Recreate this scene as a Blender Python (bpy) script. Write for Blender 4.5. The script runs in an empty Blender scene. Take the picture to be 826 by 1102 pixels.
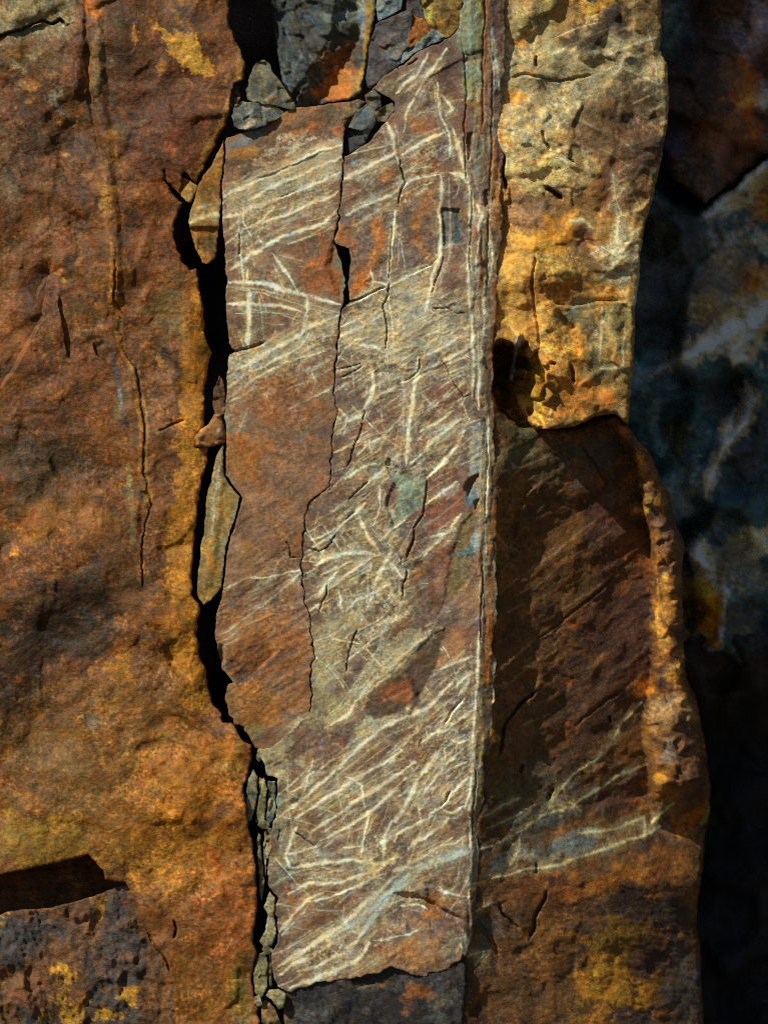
import bpy, math
import numpy as np
from mathutils import Vector

# ------------------------------------------------------------------ camera, sky, sun, exposure
scene = bpy.context.scene
col = scene.collection
D = 2400.0                       # distance camera - rock front, in millimetres
CX, CY, CAMZ = 413.0, 551.0, 1.55
cam_data = bpy.data.cameras.new('camera')
cam_data.sensor_fit = 'VERTICAL'
cam_data.sensor_height = 36.0
cam_data.lens = 36.0 * D / 1102.0
cam_data.clip_start = 0.05
cam_data.clip_end = 2000.0
cam_data.dof.use_dof = True
cam_data.dof.focus_distance = 2.4
cam_data.dof.aperture_fstop = 2.6
cam = bpy.data.objects.new('camera', cam_data)
cam.location = (0, -D / 1000, CAMZ)
cam.rotation_euler = (math.radians(90), 0, 0)
col.objects.link(cam)
scene.camera = cam

SUN_AZ, SUN_EL = math.radians(47), math.radians(41)     # degrees to the left of the view axis, above the horizon
to_sun = Vector((-math.sin(SUN_AZ) * math.cos(SUN_EL), -math.cos(SUN_AZ) * math.cos(SUN_EL), math.sin(SUN_EL)))
world = bpy.data.worlds.new('World')
scene.world = world
world.use_nodes = True
wn = world.node_tree.nodes
bg = wn['Background']
sky = wn.new('ShaderNodeTexSky')
sky.sky_type = 'NISHITA'
sky.sun_disc = False
sky.sun_elevation = SUN_EL
sky.sun_rotation = math.atan2(to_sun.x, to_sun.y)
world.node_tree.links.new(sky.outputs[0], bg.inputs[0])
bg.inputs[1].default_value = 0.05
sun_data = bpy.data.lights.new('sun', 'SUN')
sun_data.energy = 4.6
sun_data.angle = math.radians(0.5)
sun_data.color = (1.0, 0.95, 0.87)
sun = bpy.data.objects.new('sun', sun_data)
sun.rotation_euler = to_sun.to_track_quat('Z', 'Y').to_euler()
sun.location = (-3, -3, 5)
col.objects.link(sun)
scene.view_settings.view_transform = 'Standard'
scene.view_settings.look = 'None'
scene.view_settings.gamma = 1.0
scene.view_settings.use_curve_mapping = False
scene.view_settings.exposure = 0.0
scene.cycles.filter_width = 1.1
scene.cycles.use_denoising = False
LIGHT = 0.98                     # light that reaches the front plane: seen colour / LIGHT = base colour

# ------------------------------------------------------------------ noise
rng = np.random.default_rng(7)
PERM = rng.permutation(4096).astype(np.int64)
GRX = np.cos(np.arange(4096) * 2.399963).astype(np.float32)
GRY = np.sin(np.arange(4096) * 2.399963).astype(np.float32)
RND = rng.random((4096, 4)).astype(np.float32)
def hsh(ix, iy, seed):
    return PERM[(PERM[(ix + seed * 131) & 4095] + iy + seed * 17) & 4095]
def perlin(x, y, seed=0):
    ix = np.floor(x).astype(np.int64); iy = np.floor(y).astype(np.int64)
    fx = (x - ix).astype(np.float32); fy = (y - iy).astype(np.float32)
    u = fx * fx * fx * (fx * (fx * 6 - 15) + 10); v = fy * fy * fy * (fy * (fy * 6 - 15) + 10)
    def g(dx, dy):
        h = hsh(ix + dx, iy + dy, seed)
        return GRX[h] * (fx - dx) + GRY[h] * (fy - dy)
    a = g(0, 0); b = g(1, 0); c = g(0, 1); d = g(1, 1)
    return (a + u * (b - a) + v * ((c + u * (d - c)) - (a + u * (b - a)))) * 1.5
def fbm(x, y, s, o=4, seed=0, gain=.5):
    t = 0; a = 1.0; n = 0
    for i in range(o):
        t = t + a * perlin(x / s + 13.7 * i, y / s - 7.1 * i, seed + i); n += a; a *= gain; s *= .5
    return t / n
def ridged(x, y, s, o=3, seed=0):
    t = 0; a = 1.0; n = 0
    for i in range(o):
        t = t + a * (1 - 2 * np.abs(perlin(x / s + 5.3 * i, y / s + 3.1 * i, seed + i))); n += a; a *= .5; s *= .5
    return t / n
def rot(x, y, deg):
    c, s = math.cos(math.radians(deg)), math.sin(math.radians(deg))
    return x * c + y * s, -x * s + y * c
def facet(x, y, s, seed=0, tilt=1.0):
    """broken, planar chips: every cell is a little tilted plane"""
    x = x / s; y = y / s
    ix = np.floor(x).astype(np.int64); iy = np.floor(y).astype(np.int64)
    wsum = np.full(x.shape, 1e-6, np.float32); out = np.zeros(x.shape, np.float32)
    for dx in (-1, 0, 1):
        for dy in (-1, 0, 1):
            r = RND[hsh(ix + dx, iy + dy, seed)]
            ex = (x - (ix + dx) - r[..., 0]).astype(np.float32); ey = (y - (iy + dy) - r[..., 1]).astype(np.float32)
            w = np.exp(-15 * (ex * ex + ey * ey))
            wsum += w
            out += w * ((r[..., 2] - .5) + tilt * ((r[..., 3] - .5) * 2 * ex + (r[..., 2] * 7 % 1 - .5) * 2 * ey))
    return out / wsum
def sstep(a, b, x):
    t = np.clip((x - a) / (b - a), 0, 1)
    return t * t * (3 - 2 * t)
def lin(c, cut=.6):
    c = np.asarray(c, np.float32) / 255.0
    sat = (c.max() - c.min()) / max(c.max(), .01) if c[0] > c[2] else 0
    l = np.where(c <= .04045, c / 12.92, ((c + .055) / 1.055) ** 2.4)
    return (l * np.array([1.0, 1.0, 1 - cut * sat])).astype(np.float32)

def jag(poly, amp=1.3, step=8, seed=0, closed=True):
    """break long straight runs of an outline into short, angular chips"""
    out = []
    n = len(poly)
    for i in range(n if closed else n - 1):
        (ax, ay), (bx, by) = poly[i], poly[(i + 1) % n]
        out.append((ax, ay))
        L = math.hypot(bx - ax, by - ay)
        k = int(L / step)
        if L > 160 or k < 1: continue
        for q in range(1, k + 1):
            h = RND[int(abs(ax * 31 + ay * 57 + q * 101 + seed * 7)) & 4095]
            t = (q - .35 + .5 * h[0]) / (k + .4)
            o = (h[1] - .5) * 2 * amp * (1.8 if h[2] > .8 else .8)
            out.append((ax + (bx - ax) * t - (by - ay) / L * o, ay + (by - ay) * t + (bx - ax) / L * o))
    if not closed: out.append(poly[-1])
    return out
# ------------------------------------------------------------------ a grid over a patch of rock
def axis(lo, hi, sp, f0, f1):
    a = list(np.arange(max(lo, f0), min(hi, f1) + sp * .5, sp)) if hi > f0 and lo < f1 else [min(max(lo, f0), hi)]
    s, x = sp, a[0]
    left = []
    while x > lo:
        s = min(s * 1.12, 45); x -= s; left.append(max(x, lo))
    s, x = sp, a[-1]
    right = []
    while x < hi:
        s = min(s * 1.12, 45); x += s; right.append(min(x, hi))
    return np.array(left[::-1] + a + right, np.float64)
class Grid:
    def __init__(g, poly, sp, seed=0, warp=1.0, pad=3.0, gain=1.0, cut=.6):
        g.gain = gain; g.cut = cut; warp = warp * .6
        p = np.array(poly, float)
        g.sp = sp; g.seed = seed
        g.xs = axis(p[:, 0].min() - pad, p[:, 0].max() + pad, sp, -14, 840)
        g.ys = axis(p[:, 1].min() - pad, p[:, 1].max() + pad, sp, -14, 1116)
        g.X, g.Y = np.meshgrid(g.xs, g.ys)
        X, Y = g.X, g.Y
        # one shared fine warp keeps neighbours fitted to one another, a wide one breaks up stains
        g.WX = X + warp * (fbm(X, Y, 26, 3, 3) * 3.4 + fbm(X, Y, 7, 2, 5) * 1.5)
        g.WY = Y + warp * (fbm(X, Y, 26, 3, 11) * 3.4 + fbm(X, Y, 7, 2, 15) * 1.5)
        g.BX = X + fbm(X, Y, 46, 4, 21) * 26
        g.BY = Y + fbm(X, Y, 46, 4, 31) * 26
        g.N = fbm(X, Y, 9, 3, 41)
        g.N2 = fbm(X, Y, 22, 4, 51)
        g.NL = fbm(X, Y, 34, 2, 59); g.NF = fbm(X, Y, 4.2, 3, 55, .85); g.NM = fbm(X, Y, 13, 4, 57, .7)
        g.H = np.zeros(X.shape); g.C = np.zeros(X.shape + (3,), np.float32)
        g.part = np.full(X.shape, -1, int); g.VM = np.zeros(X.shape)
        g.parts = []
    def sl(g, x0, x1, y0, y1):
        i0, i1 = np.searchsorted(g.xs, (x0, x1)); j0, j1 = np.searchsorted(g.ys, (y0, y1))
        return slice(j0, max(j1, j0)), slice(i0, max(i1, i0))
    def sdf(g, poly, s=None):
        s = s or (slice(None), slice(None))
        x, y = g.WX[s], g.WY[s]
        d = np.full(x.shape, 1e9); inside = np.zeros(x.shape, bool)
        n = len(poly)
        for i in range(n):
            ax, ay = poly[i]; bx, by = poly[(i + 1) % n]
            ex, ey = bx - ax, by - ay
            L = ex * ex + ey * ey
            if L == 0: continue
            t = np.clip(((x - ax) * ex + (y - ay) * ey) / L, 0, 1)
            d = np.minimum(d, (x - ax - t * ex) ** 2 + (y - ay - t * ey) ** 2)
            if ay != by:
                c = ((ay > y) != (by > y)) & (x < ex * (y - ay) / ey + ax)
                inside ^= c
        d = np.sqrt(d)
        return np.where(inside, -d, d)
    def psl(g, pts, m):
        p = np.array(pts, float)
        return g.sl(p[:, 0].min() - m, p[:, 0].max() + m, p[:, 1].min() - m, p[:, 1].max() + m)
    def dline(g, pts, m, wk=1.0):
        s = g.psl(pts, m)
        x, y = g.X[s] + wk * (g.WX[s] - g.X[s]), g.Y[s] + wk * (g.WY[s] - g.Y[s])
        best = np.full(x.shape, 1e9); tt = np.zeros(x.shape); side = np.zeros(x.shape)
        seg = [math.hypot(pts[i + 1][0] - pts[i][0], pts[i + 1][1] - pts[i][1]) for i in range(len(pts) - 1)]
        tot = sum(seg); acc = 0
        for i in range(len(pts) - 1):
            (ax, ay), (bx, by) = pts[i][:2], pts[i + 1][:2]
            ex, ey = bx - ax, by - ay
            L = ex * ex + ey * ey
            t = np.clip(((x - ax) * ex + (y - ay) * ey) / L, 0, 1)
            d = (x - ax - t * ex) ** 2 + (y - ay - t * ey) ** 2
            m_ = d < best
            best = np.where(m_, d, best); tt = np.where(m_, (acc + t * seg[i]) / tot, tt)
            side = np.where(m_, np.sign(ex * (y - ay) - ey * (x - ax)), side)
            acc += seg[i]
        return s, np.sqrt(best), tt, side
    # ---- colour
    def base(g, c): g.C[...] = lin(c, g.cut) / LIGHT * g.gain
    def put(g, s, m, c):
        m = np.clip(m, 0, 1)[..., None].astype(np.float32)
        g.C[s] = g.C[s] * (1 - m) + (lin(c, g.cut) / LIGHT * g.gain) * m
    def mix(g, m, c): g.put((slice(None), slice(None)), m, c)
    def blob(g, cx, cy, rx, ry, c, k=.8, ang=0, soft=.16, brk=.35):
        R = max(rx, ry) * 2.1 + 26
        s = g.sl(cx - R, cx + R, cy - R, cy + R)
        u, v = rot(g.BX[s] - cx, g.BY[s] - cy, ang)
        r = np.sqrt((u / rx) ** 2 + (v / ry) ** 2)
        q = 1 - r / 2 + brk * (g.N2[s] * .9 + g.NM[s] * .9 + g.NF[s] * .8)
        soft = min(soft, .2)
        g.put(s, k * sstep(.5 - soft, .5 + soft, q), c)
    def pat(g, poly, c, k=.8, soft=4, brk=3):
        s = g.psl(poly, soft * 2 + brk * 2 + 4)
        d = g.sdf(poly, s) + brk * (g.N2[s] * 1.2 + g.NM[s] * 1.6 + g.NF[s] * 1.3); soft = min(soft, 1.6)
        m = k * sstep(soft, -soft, d)
        g.put(s, m, c)
        return s, m
    def stroke(g, pts, w, c, k=.8, soft=.5, brk=.5):
        w0, w1 = w if isinstance(w, tuple) else (w, w)
        s, d, t, _ = g.dline(pts, max(w0, w1) * 2 + 4)
        W = (w0 + (w1 - w0) * t) * .5
        W = np.maximum(W * (1 + brk * (g.N2[s] * 1.5 + g.NM[s] * 1.6)), .1); d = d + 1.6 * g.NF[s] * brk * 2; soft = soft * .5
        g.put(s, k * sstep(W * (1 + soft) + .4, W * (1 - soft) - .4, d), c)
    # ---- shape
    def groove(g, pts, w, depth, sharp=1.0):
        s, d, t, _ = g.dline(pts, w * 2 + 3)
        end = np.clip(np.minimum(t, 1 - t) * 9, .25, 1)
        W = w * .42 * end * (1 + .7 * g.N[s] + .7 * g.N2[s]) + .12
        g.H[s] -= depth * end * sstep(W + .3, W * .3 - .1, d)
    def ridge(g, pts, w, hgt, asym=0):
        w0, w1 = w if isinstance(w, tuple) else (w, w)
        s, d, t, side = g.dline(pts, max(w0, w1) * 1.6 + 4)
        W = (w0 + (w1 - w0) * t) * .5
        g.H[s] += hgt * sstep(W * 1.4, W * .2, d)
    def dent(g, poly, depth, soft=3, tilt=(0, 0)):
        s = g.psl(poly, soft * 3 + 3)
        d = g.sdf(poly, s) + 1.8 * g.NM[s] + 1.2 * g.NF[s]
        p = np.array(poly, float); cx, cy = p.mean(0)
        m = sstep(soft, -soft, d)
        depth = depth if depth > 12 else depth * .62
        g.H[s] -= m * (depth + tilt[0] * (g.X[s] - cx) + tilt[1] * (g.Y[s] - cy))
    def hump(g, cx, cy, rx, ry, hgt, ang=0):
        R = max(rx, ry) * 2.4 + 10
        s = g.sl(cx - R, cx + R, cy - R, cy + R)
        u, v = rot(g.WX[s] - cx, g.WY[s] - cy, ang)
        g.H[s] += hgt * np.exp(-((u / rx) ** 2 + (v / ry) ** 2) * 1.2)
    def step(g, pts, hgt, fade):
        """the side to the right of the line's direction drops and comes back over `fade`"""
        s, d, t, side = g.dline(pts, fade + 4)
        end = np.clip(np.minimum(t, 1 - t) * 6, 0, 1)
        g.H[s] -= np.where(side > 0, hgt * end * np.clip(1 - d / fade, 0, 1), 0) * sstep(0, 1.5, d)
    def mark(g, name, poly=None, mask=None, soft=0):
        i = len(g.parts); g.parts.append(name)
        if poly is not None:
            s = g.psl(poly, 4); sub = g.part[s]; sub[g.sdf(poly, s) < soft] = i; g.part[s] = sub
        else: g.part[mask] = i
    def vein(g, pts, w, c=(212, 200, 168), k=.95, lift=.7, part=None, halo=True, wk=1.0):
        w0, w1 = w if isinstance(w, tuple) else (w, w)
        wm = max(w0, w1)
        s, d, t, _ = g.dline(pts, wm * 2.6 + 6, wk)
        end = np.clip(np.minimum(t, 1 - t) * 7, .15, 1)
        n_mid, n_fin = g.NM[s], g.NF[s]
        rag = np.clip(.85 + .9 * n_mid + .7 * g.N2[s], .05, 1.8)
        W = np.maximum((w0 + (w1 - w0) * t) * .44 * (.35 + .65 * end) * rag, .05)
        a_f = min(1.1, .36 * wm)
        fade = np.clip(.95 + .9 * g.NL[s] + .35 * n_mid, .45, 1)
        end = end * fade
        if halo:
            e = W * 3.0 + 3.2 - d + 3.0 * n_fin + 3.2 * n_mid
            g.put(s, .44 * k * end * sstep(-1.4, 2.8, e), (172, 152, 118))
        cc = np.asarray(c, float)
        e = W * 1.25 + .25 - d + a_f * n_fin
        g.put(s, k * .9 * fade * sstep(-.45, .55, e), cc * .88)
        e = W * .7 - d + a_f * .9 * n_fin + .3 * a_f * n_mid
        core = k * fade * sstep(-.4, .5, e)
        g.put(s, core, np.minimum(cc * 1.12 + 8, 255)); g.VM[s] = np.maximum(g.VM[s], core)
        g.H[s] += .35 * lift * sstep(W * 1.6 + .8, W * .3, d)
        if part is None: part = wm >= 4.5 and k >= .75
        if part:
            i = len(g.parts); g.parts.append('vein')
            sub = g.part[s]
            sub[(d < W * 1.1 + .3)] = i
            g.part[s] = sub

def in_poly(x, y, poly):
    ok = False
    for i in range(len(poly)):
        (ax, ay), (bx, by) = poly[i], poly[(i + 1) % len(poly)]
        if (ay > y) != (by > y) and x < (bx - ax) * (y - ay) / (by - ay) + ax: ok = not ok
    return ok
def vein_bundle(g, seed):
    """a seam with the thin strands that run beside it and leave it"""
    rr = np.random.default_rng(seed)
    def V(pts, w, c=(212, 200, 168), k=.95, lift=.7, part=None, halo=True):
        wm = max(w) if isinstance(w, tuple) else w
        if wm >= 3:
            for _ in range(3 if wm > 4.5 else 2):
                a, b = sorted(rr.random(2)); n = len(pts) - 1
                if b - a < .25: b = min(1, a + .4)
                off = rr.choice((-1, 1)) * (wm * .7 + 1 + 5 * rr.random()); spread = rr.normal() * 5
                q = []
                for t in np.linspace(a, b, 5):
                    i = min(int(t * n), n - 1); f = t * n - i
                    (ax, ay), (bx, by) = pts[i][:2], pts[i + 1][:2]
                    L = math.hypot(bx - ax, by - ay) + 1e-6
                    o = off + spread * (t - a) / (b - a + 1e-6) + rr.normal() * .6
                    q.append((ax + (bx - ax) * f - (by - ay) / L * o, ay + (by - ay) * f + (bx - ax) / L * o))
                g.vein(q, (.9 + 1.3 * rr.random(), .8), tuple(v * (.85 + .2 * rr.random()) for v in c), .7, .2, False, rr.random() < .5, .7)
        g.vein(pts, w, c, k, lift, part, halo)
    return V
def scatter_veins(g, poly, n, angs, seed, w=(1.0, 2.6), L=(14, 58), c=(214, 202, 164)):
    """a net of fine, nearly straight seams"""
    rr = np.random.default_rng(seed)
    p = np.array(poly, float); lo, hi = p.min(0), p.max(0)
    done = 0
    n = int(n * .8)
    for _ in range(n * 8):
        if done >= n: break
        x, y = lo + rr.random(2) * (hi - lo)
        if not in_poly(x, y, poly): continue
        a = math.radians(angs[rr.integers(len(angs))] + rr.normal() * 4)
        ll = L[0] * 1.2 + (L[1] * 1.35 - L[0]) * rr.random() ** 1.4
        bend = rr.normal() * .05
        pts = []
        for t in np.linspace(-.5, .5, 5):
            j = rr.normal() * .55
            pts.append((x + math.cos(a) * ll * t - math.sin(a) * (ll * bend * (4 * t * t - 1) + j), y + math.sin(a) * ll * t + math.cos(a) * (ll * bend * (4 * t * t - 1) + j)))
        ww = w[0] + (w[1] - w[0]) * rr.random() ** 2
        f = .8 + .25 * rr.random()
        g.vein(pts, (ww, ww * (.4 + .6 * rr.random())), tuple(v * f for v in c), .45 + .5 * rr.random(), .3, False, rr.random() < .4, .45)
        done += 1
def mottle(g, k=1.0):
    """mineral mottling: patches, grains, pits and pale specks of the stone itself"""
    X, Y = g.X, g.Y
    a = fbm(g.BX, g.BY, 24, 4, 701, .6); b = fbm(X, Y, 6.5, 3, 711, .75); c = fbm(g.WX, g.WY, 3.2, 2, 721, .8)
    loc = np.clip(.75 + 1.3 * fbm(X, Y, 48, 3, 705), .15, 1.7)
    v = np.exp(k * (.8 * a + loc * (.95 * b + .8 * c)))
    h1 = fbm(g.BX, g.BY, 15, 4, 731, .65); h2 = fbm(X, Y, 5, 2, 741)
    hue = np.stack([np.exp(k * (.28 * h1 + .22 * h2)), np.ones_like(v), np.exp(-k * (.5 * h1 + .4 * h2))], -1)
    keep = (1 - .7 * g.VM)[..., None]
    g.C *= ((v[..., None] * hue) ** keep).astype(np.float32)
    pit = sstep(.34, .6, fbm(X, Y, 7.5, 3, 751, .7)) * sstep(-.1, .35, fbm(X, Y, 60, 2, 755))
    g.C *= (1 - .55 * k * pit)[..., None].astype(np.float32)
    g.H -= .5 * k * pit
    gl = sstep(.46, .62, fbm(X, Y, 4.2, 2, 761, .8)) * sstep(0, .4, fbm(X, Y, 40, 2, 765))
    g.C *= (1 + .9 * k * gl)[..., None].astype(np.float32)
    np.clip(g.C, .004, .85, out=g.C)

# ------------------------------------------------------------------ material
def rock_material(name, bump=1.0, grain=35, rough=(.55, .85), spec=.35, vary=.5, tone=(1, 1, .97)):
    m = bpy.data.materials.new(name); m.use_nodes = True
    nt = m.node_tree; N = nt.nodes; Lk = nt.links
    b = N['Principled BSDF']
    att = N.new('ShaderNodeVertexColor'); att.layer_name = 'Col'
    tc = N.new('ShaderNodeTexCoord')
    mp = N.new('ShaderNodeMapping'); mp.inputs['Rotation'].default_value = (0, math.radians(-grain), 0); mp.inputs['Scale'].default_value = (.7, 1, 1.1)
    Lk.new(tc.outputs['Object'], mp.inputs['Vector'])
    def noise(scale, detail, vec, rgh=.6):
        n = N.new('ShaderNodeTexNoise'); n.inputs['Scale'].default_value = scale; n.inputs['Detail'].default_value = detail; n.inputs['Roughness'].default_value = rgh
        Lk.new(vec, n.inputs['Vector']); return n
    n1 = noise(210, 7, mp.outputs[0], .72)
    n2 = noise(700, 5, tc.outputs['Object'], .8)
    n3 = noise(60, 5, tc.outputs['Object'], .6)
    vo = N.new('ShaderNodeTexVoronoi'); vo.inputs['Scale'].default_value = 260; Lk.new(tc.outputs['Object'], vo.inputs['Vector'])
    # value: fine grain and mineral speckle
    add = N.new('ShaderNodeMath'); add.operation = 'ADD'; Lk.new(n1.outputs[0], add.inputs[0]); Lk.new(n2.outputs[0], add.inputs[1])
    mr = N.new('ShaderNodeMapRange'); mr.inputs[1].default_value = .6; mr.inputs[2].default_value = 1.4
    mr.inputs[3].default_value = 1 - vary; mr.inputs[4].default_value = 1 + vary
    Lk.new(add.outputs[0], mr.inputs[0])
    mul = N.new('ShaderNodeVectorMath'); mul.operation = 'SCALE'
    Lk.new(att.outputs['Color'], mul.inputs[0]); Lk.new(mr.outputs[0], mul.inputs['Scale'])
    # warm / cool drift
    ramp = N.new('ShaderNodeMapRange'); ramp.inputs[1].default_value = .35; ramp.inputs[2].default_value = .65; Lk.new(n3.outputs[0], ramp.inputs[0])
    tint = N.new('ShaderNodeMix'); tint.data_type = 'RGBA'
    tint.inputs[6].default_value = (1.12, .98, .8, 1); tint.inputs[7].default_value = (.9, 1.0, 1.16, 1)
    Lk.new(ramp.outputs[0], tint.inputs[0])
    m2 = N.new('ShaderNodeMix'); m2.data_type = 'RGBA'; m2.blend_type = 'MULTIPLY'; m2.inputs[0].default_value = 1
    Lk.new(mul.outputs[0], m2.inputs[6]); Lk.new(tint.outputs[2], m2.inputs[7])
    # every grain leans a little towards another mineral colour
    n4 = noise(380, 6, tc.outputs['Object'], .8)
    jit = N.new('ShaderNodeVectorMath'); jit.operation = 'MULTIPLY_ADD'
    jit.inputs[1].default_value = (1.5 * vary + .35,) * 3; jit.inputs[2].default_value = tuple(t * 1.0 - .5 * (1.5 * vary + .35) for t in (1, 1, 1))
    Lk.new(n4.outputs['Color'], jit.inputs[0])
    m3 = N.new('ShaderNodeMix'); m3.data_type = 'RGBA'; m3.blend_type = 'MULTIPLY'; m3.inputs[0].default_value = 1
    Lk.new(m2.outputs[2], m3.inputs[6]); Lk.new(jit.outputs[0], m3.inputs[7])
    m4 = N.new('ShaderNodeMix'); m4.data_type = 'RGBA'; m4.blend_type = 'MULTIPLY'; m4.inputs[0].default_value = 1
    Lk.new(m3.outputs[2], m4.inputs[6]); m4.inputs[7].default_value = tone + (1,)
    Lk.new(m4.outputs[2], b.inputs['Base Color'])
    r = N.new('ShaderNodeMapRange'); r.inputs[1].default_value = .3; r.inputs[2].default_value = .7; r.inputs[3].default_value = rough[0]; r.inputs[4].default_value = rough[1]
    Lk.new(n1.outputs[0], r.inputs[0]); Lk.new(r.outputs[0], b.inputs['Roughness'])
    b.inputs['Specular IOR Level'].default_value = spec
    bp1 = N.new('ShaderNodeBump'); bp1.inputs['Strength'].default_value = 1.0; bp1.inputs['Distance'].default_value = .0016 * bump
    Lk.new(n1.outputs[0], bp1.inputs['Height'])
    bp2 = N.new('ShaderNodeBump'); bp2.inputs['Strength'].default_value = .8; bp2.inputs['Distance'].default_value = .0007 * bump
    Lk.new(n2.outputs[0], bp2.inputs['Height']); Lk.new(bp1.outputs[0], bp2.inputs['Normal'])
    Lk.new(bp2.outputs[0], b.inputs['Normal'])
    return m
M_RUST = rock_material('rusty_sandstone', .85, 35, (.34, .6), .28, .45, (1.0, 1.0, .8))
M_VEIN = rock_material('veined_quartzite', .7, 30, (.55, .85), .3, .42, (.93, 1.0, .97))
M_CRUST = rock_material('weathered_crust', 1.1, 20, (.5, .85), .3, .4)
M_DARK = rock_material('dark_ironstone', 1.4, 32, (.32, .62), .35, .45)
M_SLATE = rock_material('blue_grey_slate', 1.1, 50, (.5, .8), .35, .4, (1, 1, 1))
M_QUARTZ = rock_material('cream_quartz', .5, 30, (.5, .8), .3, .22, (.96, 1.0, .95))

# ------------------------------------------------------------------ from grid to solid rock
def to_world(px, py, h):
    k = (D - h) / D / 1000.0
    return np.stack([(px - CX) * k, -h / 1000.0, (CY - py) * k + CAMZ], -1)
def mesh_object(name, co, faces, cols, mat, origin, normals=None, parent=None):
    me = bpy.data.meshes.new(name)
    faces3 = [f for f in faces if f.shape[1] == 3 and len(f)]; faces4 = [f for f in faces if f.shape[1] == 4 and len(f)]
    idx = np.concatenate([f.ravel() for f in faces4 + faces3]) if faces4 or faces3 else np.zeros(0, int)
    cnt = np.concatenate([np.full(len(f), f.shape[1]) for f in faces4 + faces3])
    used, inv = np.unique(idx, return_inverse=True)
    co = co[used] - np.array(origin); cols = cols[used]
    me.vertices.add(len(co)); me.vertices.foreach_set('co', co.astype(np.float32).ravel())
    me.loops.add(len(inv)); me.loops.foreach_set('vertex_index', inv.astype(np.int32))
    me.polygons.add(len(cnt))
    start = np.concatenate([[0], np.cumsum(cnt)[:-1]])
    me.polygons.foreach_set('loop_start', start.astype(np.int32)); me.polygons.foreach_set('loop_total', cnt.astype(np.int32))
    me.update(calc_edges=True); me.validate()
    me.polygons.foreach_set('use_smooth', np.ones(len(cnt), bool))
    ca = me.color_attributes.new('Col', 'FLOAT_COLOR', 'POINT')
    ca.data.foreach_set('color', np.concatenate([cols, np.ones((len(cols), 1))], 1).astype(np.float32).ravel())
    if normals is not None:
        me.normals_split_custom_set_from_vertices(normals[used].astype(np.float32))
    me.materials.append(mat)
    o = bpy.data.objects.new(name, me); col.objects.link(o)
    if parent is None: o.location = origin
    else: o.parent = parent
    return o
def solidify(g, poly, name, label, cat, mat, depth=180, edge=(4, 4), group=None, chip=1.0, kind='thing', part_mat=None, mot=1.0):
    """cut the grid to the outline, round the rim, close it with walls and a back"""
    mottle(g, mot)
    sd = g.sdf(poly)
    X, Y = g.X.copy(), g.Y.copy()
    gy, gx = np.gradient(sd, g.ys, g.xs)
    n = np.sqrt(gx * gx + gy * gy) + 1e-6
    gx, gy = gx / n, gy / n
    loc = np.minimum(np.gradient(g.xs)[None, :], np.gradient(g.ys)[:, None])
    near = np.abs(sd) < .7 * loc
    X = np.where(near, X - gx * sd, X); Y = np.where(near, Y - gy * sd, Y)
    ins = (sd <= 0) | near
    r, d = edge
    rr = r * (1 + chip * .9 * np.clip(g.N2 + g.N * .6, -.8, 1.2))
    e = np.clip(1 + np.minimum(sd, 0) / np.maximum(rr, .5), 0, 1)
    H = g.H - d * (1 - np.sqrt(np.maximum(1 - e * e, 0))) * np.clip(rr / r, .4, 1.6)
    co = to_world(X, Y, H).reshape(-1, 3); cols = g.C.reshape(-1, 3)
    ny, nx = g.X.shape
    I = np.arange(ny * nx).reshape(ny, nx)
    a, b, c, dd = I[:-1, :-1], I[:-1, 1:], I[1:, 1:], I[1:, :-1]
    ia, ib, ic, id_ = ins[:-1, :-1], ins[:-1, 1:], ins[1:, 1:], ins[1:, :-1]
    allin = ia & ib & ic & id_
    q = np.stack([a, dd, c, b], -1)[allin]
    tri = []
    for m, t in ((~ia & ib & ic & id_, (b, dd, c)), (ia & ~ib & ic & id_, (a, dd, c)), (ia & ib & ~ic & id_, (a, dd, b)), (ia & ib & ic & ~id_, (a, c, b))):
        tri.append(np.stack(t, -1)[m])
    tri = np.concatenate(tri)
    # rim: edges with one face
    E = np.concatenate([np.stack([q[:, i], q[:, (i + 1) % 4]], -1) for i in range(4)] + [np.stack([tri[:, i], tri[:, (i + 1) % 3]], -1) for i in range(3)])
    key = E.min(1).astype(np.int64) * (ny * nx) + E.max(1)
    u, first, cntk = np.unique(key, return_index=True, return_counts=True)
    rim = E[first[cntk == 1]]
    # normals of the front
    vn = np.zeros((ny * nx, 3))
    p0, p1, p2, p3 = co[q[:, 0]], co[q[:, 1]], co[q[:, 2]], co[q[:, 3]]
    fn = np.cross(p2 - p0, p3 - p1)
    for i in range(4):
        for k_ in range(3): vn[:, k_] += np.bincount(q[:, i], fn[:, k_], ny * nx)
    if len(tri):
        ft = np.cross(co[tri[:, 1]] - co[tri[:, 0]], co[tri[:, 2]] - co[tri[:, 0]])
        for i in range(3):
            for k_ in range(3): vn[:, k_] += np.bincount(tri[:, i], ft[:, k_], ny * nx)
    vn /= np.linalg.norm(vn, axis=1)[:, None] + 1e-12
    # walls
    rv, inv = np.unique(rim, return_inverse=True); inv = inv.reshape(-1, 2)
    fx, fy, fh = X.ravel()[rv], Y.ravel()[rv], H.ravel()[rv]
    dx, dy = gx.ravel()[rv], gy.ravel()[rv]
    rings = [co[rv]]; base_n = len(co)
    for dep, inn in ((.12, .3), (.35, 1.0), (1.0, 3.0)):
        j = 1 + .12 * fbm(fx, fy, 14, 2, 91)
        rings.append(to_world(fx - dx * inn, fy - dy * inn, np.minimum(fh - depth * dep * j, fh - 1)))
    nr = len(rv)
    cb = to_world(np.array([fx.mean()]), np.array([fy.mean()]), np.array([fh.min() - depth]))
    allco = np.concatenate([co] + rings + [cb])
    allcol = np.concatenate([cols] + [cols[rv]] * 4 + [cols[rv].mean(0)[None]])
    W = []
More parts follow.
